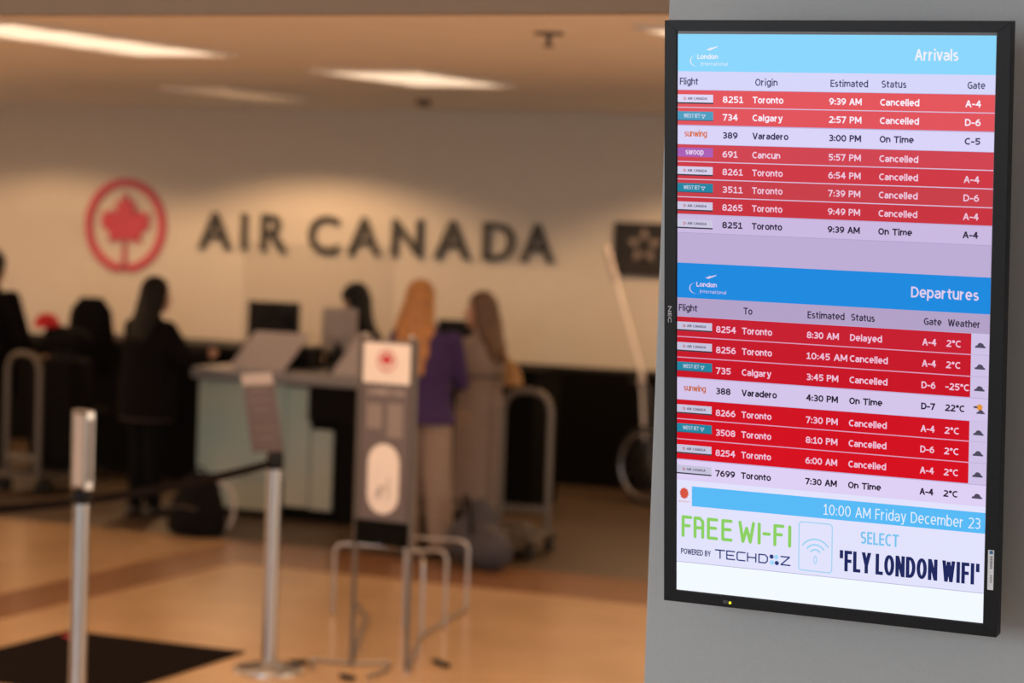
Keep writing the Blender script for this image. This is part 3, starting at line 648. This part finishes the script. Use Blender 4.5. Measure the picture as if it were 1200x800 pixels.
sh = empty('acrylic_shield', (-8.0, 14.885, 1.0375), 0, 'clear acrylic shield standing on the counter worktop', 'shield')
b = B(); box(b, (0, 0, .46), (1.2, .006, .88)); obj('pane', b, M['acrylic'], sh)
for x in (-.5, .5):
    b = B(); box(b, (x, 0, .012), (.08, .14, .024), bev=.004); obj('foot', b, M['pale'], sh)

# ================================================================== BARRIERS
def post_base(t, r=.165):
    b = B(); lathe(b, [(r, 0), (r, .012), (r*.97, .018), (r*.6, .032), (.05, .045), (.037, .05)], 40); obj('base', b, M['chrome'], t, smooth=True)
P2 = V((-5.47, 9.80, 0))
t = empty('barrier_post', P2, 0, 'steel barrier post with a dark tilted sign on top, in front of the counter', 'barrier post')
post_base(t)
b = B(); tube(b, [(0, 0, .04), (0, 0, .96)], .034, 20); obj('pole', b, M['chrome'], t, smooth=True)
b = B(); lathe(b, [(.036, .96), (.040, .965), (.040, 1.03), (.03, 1.045)], 20); obj('belt_cassette', b, M['blackplastic'], t, smooth=True)
rot = Matrix.Rotation(R(-6), 3, 'Y') @ Matrix.Rotation(R(8), 3, 'X')
b = B(); box(b, (-.025, -.03, 1.235), (.165, .016, .38), bev=.003, rot=None)
bmesh.ops.rotate(b, cent=(0, -.03, 1.06), matrix=rot, verts=b.verts); so = obj('sign_board', b, M['signgrey'], t)
b = B(); box(b, (-.025, -.0395, 1.395), (.163, .003, .055))
bmesh.ops.rotate(b, cent=(0, -.03, 1.06), matrix=rot, verts=b.verts); obj('sign_header', b, M['pale'], so)
for k, wd in enumerate((.12, .13, .10, .0, .12, .11)):
    if wd: b = B(); box(b, (-.025, -.0395, 1.34-k*.045), (wd*.9, .002, .008)); bmesh.ops.rotate(b, cent=(0, -.03, 1.06), matrix=rot, verts=b.verts); obj('print_line', b, M['starwhite'], so)
P1 = V((-5.34, 8.0, 0))
t = empty('barrier_post', P1, 0, 'tall steel post with an upright narrow sign box on top, nearest at left', 'barrier post')
post_base(t)
b = B(); tube(b, [(0, 0, .04), (0, 0, 1.04)], .034, 20); obj('pole', b, M['chrome'], t, smooth=True)
b = B(); lathe(b, [(.038, .985), (.042, .99), (.042, 1.03), (.036, 1.04)], 20); obj('collar', b, M['blackplastic'], t, smooth=True)
b = B(); Rz = Matrix.Rotation(R(-22), 3, 'Z')
box(b, (0, 0, 1.20), (.098, .045, .32), bev=.006, rot=None); bmesh.ops.rotate(b, cent=(0, 0, 0), matrix=Rz, verts=b.verts); so = obj('sign_box', b, M['chrome'], t)
b = B(); box(b, (.006, -.0232, 1.20), (.066, .003, .285)); box(b, (0, .0232, 1.20), (.07, .003, .285)); bmesh.ops.rotate(b, cent=(0, 0, 0), matrix=Rz, verts=b.verts); obj('sign_face', b, M['papers'], so)
b = B(); box(b, (.0497, 0, 1.20), (.003, .022, .25)); box(b, (-.0497, 0, 1.20), (.003, .022, .25)); bmesh.ops.rotate(b, cent=(0, 0, 0), matrix=Rz, verts=b.verts); obj('edge_channel', b, M['signgrey'], so)
# third post, out of frame at left, that the sagging belt runs to
P3 = V((-5.95, 7.60, 0))
t = empty('barrier_post', P3, 0, 'steel barrier post just outside the left edge holding the belt end', 'barrier post')
post_base(t); b = B(); tube(b, [(0, 0, .04), (0, 0, .99)], .034, 20); obj('pole', b, M['chrome'], t, smooth=True)
def ribbon(a, c, sag, h_, th, n=20):
    b = B(); L = []
    for k in range(n+1):
        s = k/n; p = a.lerp(c, s); p.z -= sag*4*s*(1-s); L.append(p)
    d = (c-a).normalized(); nr = V((-d.y, d.x, 0)).normalized()*th/2; rg = []
    for p in L: rg.append([b.verts.new(p+nr+V((0, 0, h_/2))), b.verts.new(p-nr+V((0, 0, h_/2))), b.verts.new(p-nr-V((0, 0, h_/2))), b.verts.new(p+nr-V((0, 0, h_/2)))])
    for i in range(n): bridge(b, rg[i], rg[i+1])
    b.faces.new(rg[0]); b.faces.new(rg[-1]); return b
tag(obj('barrier_belt', ribbon(P2+V((-.01, -.046, .985)), P3+V((.01, .040, .93)), .05, .038, .004), M['belt']), 'dark retractable belt sagging from the sign post to the left edge', 'belt')

# ================================================================== BAG SIZER
sz = empty('bag_sizer', (-5.04, 10.1, 0), R(-6), 'steel bag sizer frame with tall grey and white sign board, centre', 'bag sizer')
b = B(); box(b, (0, 0, 1.09), (.275, .02, .98), bev=.004); sb = obj('sign_board', b, M['signgrey'], sz)
b = B(); box(b, (0, -.0115, 1.47), (.262, .003, .19)); obj('white_header', b, M['white'], sb)
b = B(); leaf_geo(b, .13, lambda x, y, d: V((x, -.0135-d, y+1.485)), .002)
annulus_pts = []
for k in range(24):
    a0, a1 = k*PI/12, (k+1)*PI/12
    b.faces.new([b.verts.new((r_*math.cos(a), -.0140, 1.482+r_*math.sin(a))) for r_, a in ((.052, a0), (.052, a1), (.044, a1), (.044, a0))])
obj('leaf_emblem', b, M['red'], sb)
b = B(); P = []
for k in range(9): a = PI*k/8; P.append((.088*math.cos(a), 1.0+.088*math.sin(a)))
for k in range(9): a = PI+PI*k/8; P.append((.088*math.cos(a), .84+.088*math.sin(a)))
prism(b, P, lambda x, y, d: V((x, -.0105-d, y)), .003); ob = obj('bag_outline_print', b, M['white'], sb)
b = B()
for x, z, w2, h2 in ((.008, .88, .045, .10), (-.03, .855, .02, .05)): box(b, (x, -.0145, z), (w2, .001, .004)); box(b, (x+w2/2, -.0145, z), (.004, .001, h2)); box(b, (x-w2/2, -.0145, z-.02), (.004, .001, h2*.6))
obj('bag_drawing', b, M['signgrey'], sb)
b = B(); 
for x, z, w2, h2 in ((-.06, 1.215, .085, .12), (.055, 1.20, .085, .16)):
    box(b, (x, -.0115, z), (w2, .002, h2), bev=.0008)
obj('small_print_panel', b, mat('mauve_print', (.24, .20, .19), .5, noise=.03), sb)
b = B(); put_text(b, 'CARRY-ON', -.10, 1.32, .10, .026, lambda x, y, z: V((x, -.0106, y))); obj('heading_print', b, M['pale'], sb)
for s in (-1, 1):
    b = B(); tube(b, rounded([(s*.155, 0, .02), (s*.155, 0, 1.585), (s*.12, 0, 1.60)], .03), .012, 10); obj('upright', b, M['steelgrey'], sz, smooth=True)
for s in (-1, 1):
    b = B(); ell(b, (s*.13, -.005, 1.60), (.014, .014, .014), seg=12); obj('knob', b, M['chrome'], sz, smooth=True)
b = B(); box(b, (0, .01, .66), (.30, .06, .12), bev=.01); obj('clamp_box', b, M['black'], sz)
RM = Matrix.Rotation(R(6), 3, 'Z')
def W2(x, y, z=0): return RM @ (V((x, y, z))-V((-5.04, 10.1, 0)))
def hoop(a, c, h_, r_=.009):
    b = B(); tube(b, rounded([W2(a[0], a[1], .012), W2(a[0], a[1], h_), W2(c[0], c[1], h_), W2(c[0], c[1], .012)], .06), r_, 10); obj('basket_hoop', b, M['chrome'], sz, smooth=True)
hoop((-6.05, 11.78), (-5.40, 11.88), .39)
hoop((-5.95, 11.35), (-5.55, 11.45), .39)
hoop((-5.42, 11.15), (-5.25, 11.28), .42)
hoop((-5.72, 11.75), (-5.25, 11.0), .41)
def rod(name, pts, r_=.009, m='chrome'):
    b = B(); tube(b, rounded([W2(*p) for p in pts], .05), r_, 10); obj(name, b, M[m], sz, smooth=True)
rod('base_rail', [(-5.20, 10.12, .014), (-5.42, 10.10, .014), (-5.30, 9.93, .014)])
rod('base_rail', [(-5.20, 10.12, .014), (-5.05, 10.25, .014), (-4.98, 10.05, .014), (-4.98, 9.88, .014)])
rod('base_rail', [(-4.88, 10.09, .014), (-5.25, 11.0, .014), (-5.40, 11.88, .014)])
rod('base_rail', [(-5.20, 10.12, .014), (-5.72, 11.3, .014), (-6.05, 11.78, .014)])
rod('foot', [(-4.90, 10.42, .014), (-4.78, 10.33, .014)], .013, 'rubber'); rod('foot', [(-5.46, 9.98, .014), (-5.40, 10.04, .014)], .013, 'rubber')
rod('foot', [(-5.10, 9.83, .014), (-5.02, 9.80, .014)], .013, 'rubber')

# ================================================================== FLOOR MAT
mt = empty('entrance_mat', (-6.3, 9.82, 0), 0, 'black floor mat with red leaf mark at lower left', 'mat')
poly = [(-.52, .31), (.51, .31), (.53, -.95), (-.53, -.95)]
b = B(); prism(b, [(x, y) for x, y in poly], lambda x, y, d: V((x, y, .001+d)), .008); obj('pile', b, M['mat'], mt)
b = B(); leaf_geo(b, .30, lambda x, y, d: V((x-.40, y*.5+.17, .0095+d)), .001); obj('mat_emblem', b, M['red'], mt)

# ================================================================== LUGGAGE CARTS
def cart(x, y, rz, label, back=.0):
    t = empty('baggage_cart', (x, y, 0), rz, label, 'luggage cart', 'steel baggage carts')
    b = B(); tube(b, rounded([(-.165, 0, .14), (-.165, 0, 1.045), (.165, 0, 1.045), (.165, 0, .14)], .16, 8), .023, 12); obj('handle_loop', b, M['steelgrey'], t, smooth=True)
    b = B(); box(b, (0, -.24, .13), (.46, .60, .03), bev=.01)
    for k in range(4): box(b, (-.165+.11*k, -.24, .155), (.03, .56, .02), bev=.004)
    obj('platform', b, M['steelgrey'], t)
    b = B(); tube(b, rounded([(-.21, -.52, .14), (-.21, -.52, .24), (.21, -.52, .24), (.21, -.52, .14)], .05), .012); obj('front_guard', b, M['steelgrey'], t, smooth=True)
    for sx, sy in ((-.19, -.45), (.19, -.45), (-.19, -.02), (.19, -.02)):
        b = B(); tube(b, [(sx-.02, sy, .06), (sx+.02, sy, .06)], .058, 16); wv = obj('wheel', b, M['rubber'], t, smooth=True)
        b = B(); tube(b, [(sx-.024, sy, .06), (sx+.024, sy, .06)], .02, 12); obj('hub', b, M['chrome'], wv, smooth=True)
    b = B(); box(b, (0, .0, .27), (.31, .012, .05), bev=.003); obj('cross_bar', b, M['steelgrey'], t)
    return t
cart(-6.11, 14.3, R(6), 'upright steel handle loop of the cart right of the person with brown hair')
cart(-10.345, 14.70, R(170), 'steel baggage cart whose rounded handle loop stands before dark luggage near the left edge')
cart(-10.74, 14.30, R(0), 'steel baggage cart cut off by the left edge, only its straight side showing')

# ================================================================== BAGS
def backpack(x, y, rz, label):
    t = empty('backpack', (x, y, 0), rz, label, 'backpack')
    b = B(); loft(b, [((0, 0, .01), .17, .12), ((0, 0, .04), .21, .15), ((0, 0, .17), .205, .15), ((0, .02, .30), .15, .11), ((0, .03, .38), .11, .08), ((0, .03, .415), .05, .04)])
    ell(b, (0, -.12, .14), (.13, .07, .11)); blob('body', b, M['bagblack'], t, .012)
    b = B(); tube(b, rounded([(-.03, .03, .40), (-.03, .03, .45), (.03, .03, .45), (.03, .03, .40)], .02), .008); obj('grab_handle', b, M['bagblack'], t, smooth=True)
    for s in (-1, 1):
        b = B(); tube(b, rounded([(s*.09, .08, .37), (s*.20, .14, .30), (s*.22, .10, .12), (s*.17, .08, .04)], .08), .013); obj('shoulder_strap', b, M['pale'] if s > 0 else M['bagblack'], t, smooth=True)
    b = B(); tube(b, [(-.10, -.175, .20), (0, -.19, .215), (.10, -.175, .20)], .004); obj('zip', b, M['steelgrey'], t)
backpack(-8.14, 13.55, 0, 'black backpack standing on the floor by the blue panelled counter')
t = empty('duffel_bag', (-5.99, 13.38, 0), R(-40), 'slate grey duffel bag slumped on the floor behind the sizer', 'bag')
b = B(); cap(b, (-.15, 0, .16), (.15, 0, .13), .16, .13, 18); ell(b, (-.09, .03, .27), (.12, .11, .16)); blob('body', b, M['baggrey'], t, .014)
b = B(); tube(b, [(-.10, -.08, .36), (-.06, -.10, .45), (.01, -.10, .42), (.07, -.11, .22)], .012); obj('handle', b, M['bagblack'], t, smooth=True)
t = empty('travel_bag', (-6.50, 13.98, 0), R(0), 'black travel bag on the floor between the two standing travellers', 'bag')
b = B(); box(b, (0, 0, .13), (.34, .2, .25), bev=.05); blob('body', b, M['bagblack'], t, .012)
b = B(); tube(b, rounded([(-.08, 0, .24), (-.07, 0, .33), (.07, 0, .33), (.08, 0, .24)], .05), .01); obj('handle', b, M['bagblack'], t, smooth=True)
t = empty('suitcase', (-10.23, 15.02, .172), R(-8), 'large black suitcase standing on the cart near the left edge', 'suitcase')
b = B(); box(b, (0, 0, .42), (.40, .30, .82), bev=.05); obj('shell', b, M['bagblack'], t, smooth=True)
b = B(); tube(b, rounded([(-.09, 0, .82), (-.09, 0, .88), (.09, 0, .88), (.09, 0, .82)], .03), .011); obj('handle', b, M['blackplastic'], t, smooth=True)
for k in range(3):
    b = B(); box(b, (-.10+.1*k, -.153, .42), (.015, .006, .7)); obj('rib', b, M['bagblack'], t)
t = empty('holdall', (-10.18, 15.02, 1.06), R(-8), 'black soft holdall lying on top of the large suitcase', 'bag')
b = B(); cap(b, (-.13, 0, .095), (.12, 0, .085), .095, .085, 16); blob('body', b, M['bagblack'], t, .012)
t = empty('wool_hat', (-10.36, 15.0, 1.225), 0, 'red knitted hat lying on the dark luggage at far left', 'hat')
b = B(); lathe(b, [(.085, 0), (.095, .02), (.088, .06), (.06, .095), (.015, .11)], 20); obj('crown', b, M['redcloth'], t, smooth=True)
b = B(); tube(b, [(.09*math.cos(k*PI/10), .09*math.sin(k*PI/10), .02) for k in range(20)], .014, 8, closed=True); obj('brim', b, M['redcloth'], t, smooth=True)

# ================================================================== WHEELCHAIR
wc = empty('wheelchair', (-6.19, 17.30, 0), R(168), 'folded-frame wheelchair with tall white pole against the black panelling', 'wheelchair')
for sy in (-.24, .24):
    b = B(); tube(b, [(.30*math.cos(k*PI/18), sy, .31+.30*math.sin(k*PI/18)) for k in range(36)], .014, 8, closed=True); wl = obj('large_wheel', b, M['rubber'], wc, smooth=True)
    b = B(); tube(b, [(.262*math.cos(k*PI/18), sy-(.03 if sy < 0 else -.03), .31+.262*math.sin(k*PI/18)) for k in range(36)], .011, 8, closed=True); obj('hand_rim', b, M['chrome'], wl, smooth=True)
    b = B()
    for k in range(16):
        a = k*PI/8; tube(b, [(0, sy, .31), (.29*math.cos(a), sy, .31+.29*math.sin(a))], .0016, 5)
    obj('spokes', b, M['chrome'], wl)
    b = B(); tube(b, [(0, sy-.03, .31), (0, sy+.03, .31)], .028, 14); obj('hub', b, M['steelgrey'], wl, smooth=True)
    b = B(); s2 = sy*.86
    tube(b, rounded([(.02, s2, .31), (.05, s2, .55), (.08, s2, .92), (.18, s2, .94)], .04), .012)
    tube(b, rounded([(.06, s2, .50), (-.38, s2, .50), (-.46, s2, .16)], .05), .012)
    tube(b, rounded([(.06, s2, .72), (-.22, s2, .72), (-.24, s2, .50)], .05), .012)
    tube(b, [(.03, s2, .28), (-.36, s2, .28), (-.40, s2, .46)], .010)
    obj('side_frame', b, M['steelgrey'], wc, smooth=True)
    b = B(); tube(b, [(.13, s2, .935), (.24, s2, .945)], .018); obj('push_grip', b, M['rubber'], wc, smooth=True)
    b = B(); box(b, (-.08, s2, .74), (.26, .05, .03), bev=.01); obj('armrest', b, M['rubber'], wc)
    b = B(); tube(b, [(.07*math.cos(k*PI/8)-.36, s2, .07+.055*math.sin(k*PI/8)) for k in range(16)], .013, 8, closed=True); tube(b, [(-.36, s2, .07), (-.34, s2, .28)], .009); obj('caster', b, M['rubber'], wc, smooth=True)
    b = B(); box(b, (-.50, s2*.55, .13), (.15, .13, .012), bev=.003); obj('footplate', b, M['chrome'], wc)
b = B(); box(b, (-.15, 0, .49), (.40, .40, .035), bev=.012); obj('seat', b, M['bagblack'], wc)
b = B(); box(b, (.065, 0, .72), (.03, .40, .38), bev=.012); obj('backrest', b, M['bagblack'], wc)
b = B(); tube(b, [(.10, .20, .50), (.15, .20, 1.02), (.51, .20, 1.96)], .015, 10); obj('pole', b, M['white'], wc, smooth=True)
b = B(); tube(b, [(.41, .20, 1.70), (.51, .20, 1.96)], .028, 10); obj('pole_sleeve', b, M['pale'], wc, smooth=True)
b = B(); ell(b, (.145, .20, .95), (.03, .03, .07), seg=12); obj('pole_clamp', b, M['pale'], wc, smooth=True)

# ================================================================== PEOPLE
def hand(b, wrist, d, side, curl=.5, s=1.0):
    """palm and five fingers; d = direction of the hand, side = towards the thumb"""
    d = d.normalized(); side = (side-d*side.dot(d)).normalized(); nrm = d.cross(side)
    pc = wrist+d*.045*s
    for k in range(4):
        o = (1.5-k)*.020*s; root = wrist+side*o*.8+d*.02*s; kn = wrist+side*o+d*.088*s
        cap(b, root, kn, .014*s, .011*s, 8)
        L = (.036, .041, .038, .030)[k]*s; d1 = (d*math.cos(curl)+nrm*math.sin(curl)).normalized(); d2 = (d*math.cos(curl*2)+nrm*math.sin(curl*2)).normalized()
        m1 = kn+d1*L; cap(b, kn, m1, .0095*s, .0085*s, 8); cap(b, m1, m1+d2*L*.8, .0085*s, .007*s, 8)
    tb = wrist+d*.025*s+side*.026*s; tm = tb+(d*.6+side*.8).normalized()*.038*s
    cap(b, tb, tm, .013*s, .010*s, 8); cap(b, tm, tm+(d*.9+side*.35+nrm*.3).normalized()*.028*s, .010*s, .008*s, 8)
def person(name, x, y, rz, label, J, parts_fn, H=1.68):
    t = empty(name, (x, y, 0), rz, label, 'person')
    b = B(); k = H/1.68; hd = J['head']; nk = J['neck']; pv = J['pelvis']; ch = J['chest']
    tilt = Matrix.Rotation(J.get('nod', 0), 3, 'X') @ Matrix.Rotation(J.get('tilt', 0), 3, 'Y'); yaw = Matrix.Rotation(J.get('yaw', 0), 3, 'Z'); RT = yaw @ tilt
    h = lambda x_, y_, z_: hd + RT @ V((x_, y_, z_))*k
    ell(b, h(0, -.012, .022), (.074*k, .092*k, .098*k), RT, 20)          # skull
    ell(b, h(0, .018, -.045), (.056*k, .066*k, .072*k), RT, 16)          # face and jaw
    ell(b, h(0, .062, -.095), (.026*k, .022*k, .022*k), RT, 10)          # chin
    cap(b, h(0, .085, -.005), h(0, .104, -.035), .009*k, .014*k, 8)      # nose
    cap(b, h(-.02, .083, -.064), h(.02, .083, -.064), .008*k, .008*k, 8) # lips
    for s in (-1, 1):
        ell(b, h(s*.076, -.008, -.02), (.010*k, .020*k, .032*k), RT, 10) # ear
        cap(b, h(s*.014, .082, .022), h(s*.045, .074, .024), .008*k, .007*k, 8)   # brow
    cap(b, nk, h(0, -.015, -.05), .052*k, .050*k, 14)
    loft(b, [(pv-V((0, 0, .08)), .12*k, .09*k), (pv, .145*k, .10*k), (pv.lerp(ch, .45), .12*k, .085*k), (ch, .145*k, .10*k), (nk-V((0, 0, .04)), .09*k, .07*k), (nk, .05*k, .05*k)])
    for s, sd in ((-1, 'l'), (1, 'r')):
        sh_, el_, wr_ = J['sh'+sd], J['el'+sd], J['wr'+sd]
        cap(b, ch.lerp(sh_, .3)+V((0, 0, .03)), sh_, .06*k, .052*k); cap(b, sh_, el_, .046*k, .036*k); cap(b, el_, wr_, .036*k, .024*k)
        hand(b, wr_, J.get('hd'+sd, wr_-el_), V((-s, 0, .3)), s=k, curl=.45)
        hp_, kn_, an_ = J['hp'+sd], J['kn'+sd], J['an'+sd]
        cap(b, hp_, kn_, .075*k, .05*k); cap(b, kn_, an_, .05*k, .034*k)
        f = J.get('ft', V((0, 1, 0))); cap(b, an_-V((0, 0, .045))-f*.03, an_-V((0, 0, .05))+f*.12, .034, .028, 10)
    body = blob('body', b, M['skin'], t, .0065, 1)
    for s in (-1, 1):                                                     # eyes, lips
        e = B(); ell(e, h(s*.031, .070, .002), (.0125*k, .010*k, .007*k), RT, 10); obj('eye', e, M['white'], body, smooth=True)
        e = B(); ell(e, h(s*.031, .0785, .002), (.005*k, .003*k, .005*k), RT, 8); obj('iris', e, M['darkhair'], body, smooth=True)
    for s, sd in ((-1, 'l'), (1, 'r')):
        an_ = J['an'+sd]; f = J.get('ft', V((0, 1, 0))); e = B()
        cap(e, V((an_.x, an_.y, .048))-f*.045, V((an_.x, an_.y, .046))+f*.14, .046, .040, 12); cap(e, V((an_.x, an_.y, .05)), V((an_.x, an_.y, .10)), .044, .046, 12)
        bb = blob('shoe', e, M['shoe'], t, .008)
    parts_fn(t, J, h, RT, k); return t
def J0(H=1.68, **kw):
    k = H/1.68
    J = dict(head=V((0, .02, 1.565))*k, neck=V((0, 0, 1.40))*k, chest=V((0, 0, 1.22))*k, pelvis=V((0, 0, .93))*k,
             shl=V((-.18, 0, 1.34))*k, shr=V((.18, 0, 1.34))*k, ell=V((-.24, -.02, 1.06))*k, elr=V((.24, -.02, 1.06))*k,
             wrl=V((-.22, .14, .86))*k, wrr=V((.22, .14, .86))*k,
             hpl=V((-.09, 0, .88))*k, hpr=V((.09, 0, .88))*k, knl=V((-.095, .02, .48))*k, knr=V((.095, .02, .48))*k, anl=V((-.09, -.02, .09)), anr=V((.09, -.02, .09)))
    J.update(kw); return J
def legs(t, J, m, rh=.10, rk=.072, ra=.055, name='trousers', top=.98, k=1):
    b = B()
    for sd in 'lr': cap(b, J['hp'+sd], J['kn'+sd], rh, rk); cap(b, J['kn'+sd], J['an'+sd]+V((0, 0, .0)), rk, ra)
    loft(b, [(J['pelvis']-V((0, 0, .12)), .15, .11), (J['pelvis']-V((0, 0, .02)), .165, .125), (J['pelvis']+V((0, 0, .06)), .14, .11)])
    return blob(name, b, m, t, .011)
def jacket(t, J, m, hem, rad=1.0, name='jacket', arms=(.066, .058, .046), k=1, hemr=None, back=0):
    pv, ch, nk = J['pelvis'], J['chest'], J['neck']; b = B(); hr = hemr or (.17*rad, .135*rad)
    z0 = V((pv.x, pv.y, hem)); secs = [(z0, hr[0], hr[1])]
    if hem < pv.z-.1: secs.append((pv, .185*rad, .15*rad))
    secs += [(pv.lerp(ch, .5), .17*rad, .135*rad), (ch, .19*rad, .14*rad), (ch.lerp(nk, .6), .165*rad, .115*rad), (nk+V((0, -.01, -.01)), .085, .08), (nk+V((0, -.01, .03)), .07, .07)]
    loft(b, secs, 22)
    for sd in 'lr':
        cap(b, ch.lerp(J['sh'+sd], .4)+V((0, 0, .04)), J['sh'+sd], .075*rad, arms[0]*rad); cap(b, J['sh'+sd], J['el'+sd], arms[0]*rad, arms[1]*rad); cap(b, J['el'+sd], J['el'+sd].lerp(J['wr'+sd], .95), arms[1]*rad, arms[2]*rad)
    return blob(name, b, m, t, .011, 3)
def hair(t, h, RT, k, m, length, wide=.10, spread=0, name='hair'):
    b = B(); ell(b, h(0, -.022, .035), (.090*k, .105*k, .105*k), RT, 20)
    a = h(0, -.035, .03)
    pts = [a+V((0, dy, -(.15+length)*q)) for q, dy in ((0, 0), (.2, -.005), (.45, -.045), (.7, -.09), (.9, -.105), (1, -.10))]
    loft(b, [(pts[5], wide*.35, .02), (pts[4], wide*.8+spread, .042), (pts[3], wide+spread, .06), (pts[2], wide+spread*.5, .075), (pts[1], .096*k, .098*k), (pts[0], .091*k, .10*k)], 20)
    for q in (-.6, -.2, .25, .65):                                    # locks
        cap(b, pts[1]+V((q*.07, -.075, 0)), pts[4]+V((q*wide, -.03, -.02)), .022, .016, 8)
    o = blob(name, b, m, t, .008, 3)
    # carve the face opening
    me = o.data; bm2 = bmesh.new(); bm2.from_mesh(me); inv = RT.inverted(); c0 = h(0, 0, 0)
    dead = [f for f in bm2.faces if (lambda p: p.y > .035 and p.z < .055 and abs(p.x) < .068)(inv @ (f.calc_center_median()-c0)/k)]
    bmesh.ops.delete(bm2, geom=dead, context='FACES'); bm2.to_mesh(me); bm2.free(); return o
# traveller in a long black coat, back to the camera, leaning to the counter
def p1(t, J, h, RT, k):
    legs(t, J, M['jeans'], .085, .07, .055); jacket(t, J, M['coatblack'], .70, 1.2, 'coat', (.062, .060, .05), hemr=(.225, .18))
    b = B(); tube(b, [(J['pelvis'].x+.20*math.cos(a), J['pelvis'].y+.16*math.sin(a), .695) for a in [q*PI/12 for q in range(24)]], .010, 6, closed=True); obj('coat_hem', b, mat('brown_hem', (.05, .028, .025), .8, noise=.1), t)
    hair(t, h, RT, k, M['darkhair'], .20, .115, .005)
person('person', -8.90, 14.10, R(-18), 'person in a long black coat with long dark hair, seen from behind', J0(head=V((.03, .05, 1.55)), chest=V((0, .02, 1.20)), neck=V((.01, .03, 1.385)),
       elr=V((.25, .12, 1.12)), wrr=V((.19, .34, 1.13)), ell=V((-.24, .10, 1.10)), wrl=V((-.12, .31, 1.13)), shl=V((-.175, .02, 1.315)), shr=V((.175, .02, 1.315)), anl=V((-.06, -.03, .09)), anr=V((.05, .04, .09)), knl=V((-.07, .01, .48)), knr=V((.06, .03, .48)), yaw=R(-12)), p1)
# traveller with long blond hair and purple top
def p2(t, J, h, RT, k):
    legs(t, J, M['beige'], .098, .092, .085); jacket(t, J, M['purple'], .86, 1.0, 'top', (.062, .055, .046), hemr=(.225, .19)); hair(t, h, RT, k, M['blond'], .36, .125, .01)
    b = B(); cap(b, h(-.08, -.02, -.02), h(-.15, -.02, -.2), .035, .03); blob('hair_strand', b, M['blond'], t, .01)
person('person', -6.50, 13.55, R(4), 'person with long blond hair and a purple top standing behind the sizer sign', J0(1.74, head=V((-.05, .03, 1.625)), ell=V((-.28, .06, 1.12)), wrl=V((-.24, .27, 1.16)), elr=V((.20, .12, 1.12)), wrr=V((.10, .32, 1.10)), anr=V((.12, .06, .09))), p2, 1.74)
# traveller in a taupe coat, profile to the left
def p3(t, J, h, RT, k):
    legs(t, J, M['beige'], .10, .075, .06); jacket(t, J, M['greycoat'], .20, .98, 'coat', (.06, .055, .045), hemr=(.19, .15)); hair(t, h, RT, k, M['brownhair'], .22, .095, .015)
    b = B(); pv = J['pelvis']; tube(b, [(pv.x+.172*math.cos(q*PI/12), pv.y+.138*math.sin(q*PI/12), 1.12) for q in range(24)], .010, 6, closed=True); obj('coat_belt', b, M['shoe'], t)
person('person', -6.50, 14.40, R(82), 'person with brown hair in a long taupe coat, turned to the left', J0(1.66, elr=V((.26, .02, 1.06)), wrr=V((.20, .22, 1.12)), wrl=V((-.14, .27, 1.08)), ell=V((-.22, .1, 1.07)), yaw=R(25)), p3, 1.66)
hb = empty('handbag', (-6.24, 14.36, 1.06), 0, 'ochre brown handbag beside the person in the taupe coat', 'bag')
b = B(); loft(b, [((0, 0, .0), .055, .04), ((0, 0, .02), .07, .05), ((-.01, 0, .10), .06, .04), ((-.03, 0, .17), .03, .025)]); blob('body', b, M['ochre'], hb, .008)
b = B(); tube(b, [(-.03, .02, .16), (-.10, .02, .24), (-.20, .0, .335), (-.27, -.02, .345)], .008); obj('strap', b, M['ochre'], hb, smooth=True)
# agent behind the counter, head bowed to the left
def p4(t, J, h, RT, k):
    legs(t, J, M['jeans']); jacket(t, J, M['coatblack'], .85, 1.0, 'jacket'); hair(t, h, RT, k, M['blackhair'], .22, .17, .03)
person('person', -7.93, 15.68, R(120), 'agent with black hair bending over the desk behind the counter', J0(1.70, head=V((-.02, .16, 1.51)), neck=V((0, .09, 1.33)), chest=V((0, .06, 1.17)), shl=V((-.17, .07, 1.27)), shr=V((.17, .07, 1.27)),
       ell=V((-.24, .16, 1.05)), elr=V((.24, .16, 1.05)), wrl=V((-.12, .36, 1.07)), wrr=V((.12, .36, 1.07)), nod=R(-30)), p4, 1.74)
# traveller half out of frame at the left edge
def p5(t, J, h, RT, k):
    legs(t, J, M['jeans']); jacket(t, J, M['coatblack'], .68, 1.16, 'coat', (.062, .060, .05), hemr=(.22, .17)); hair(t, h, RT, k, M['darkhair'], .12, .10)
person('person', -10.90, 15.05, R(-5), 'person in a black coat cut off by the left edge of the photo', J0(1.78, elr=V((.27, .05, 1.10)), wrr=V((.24, .25, 1.0))), p5, 1.78)
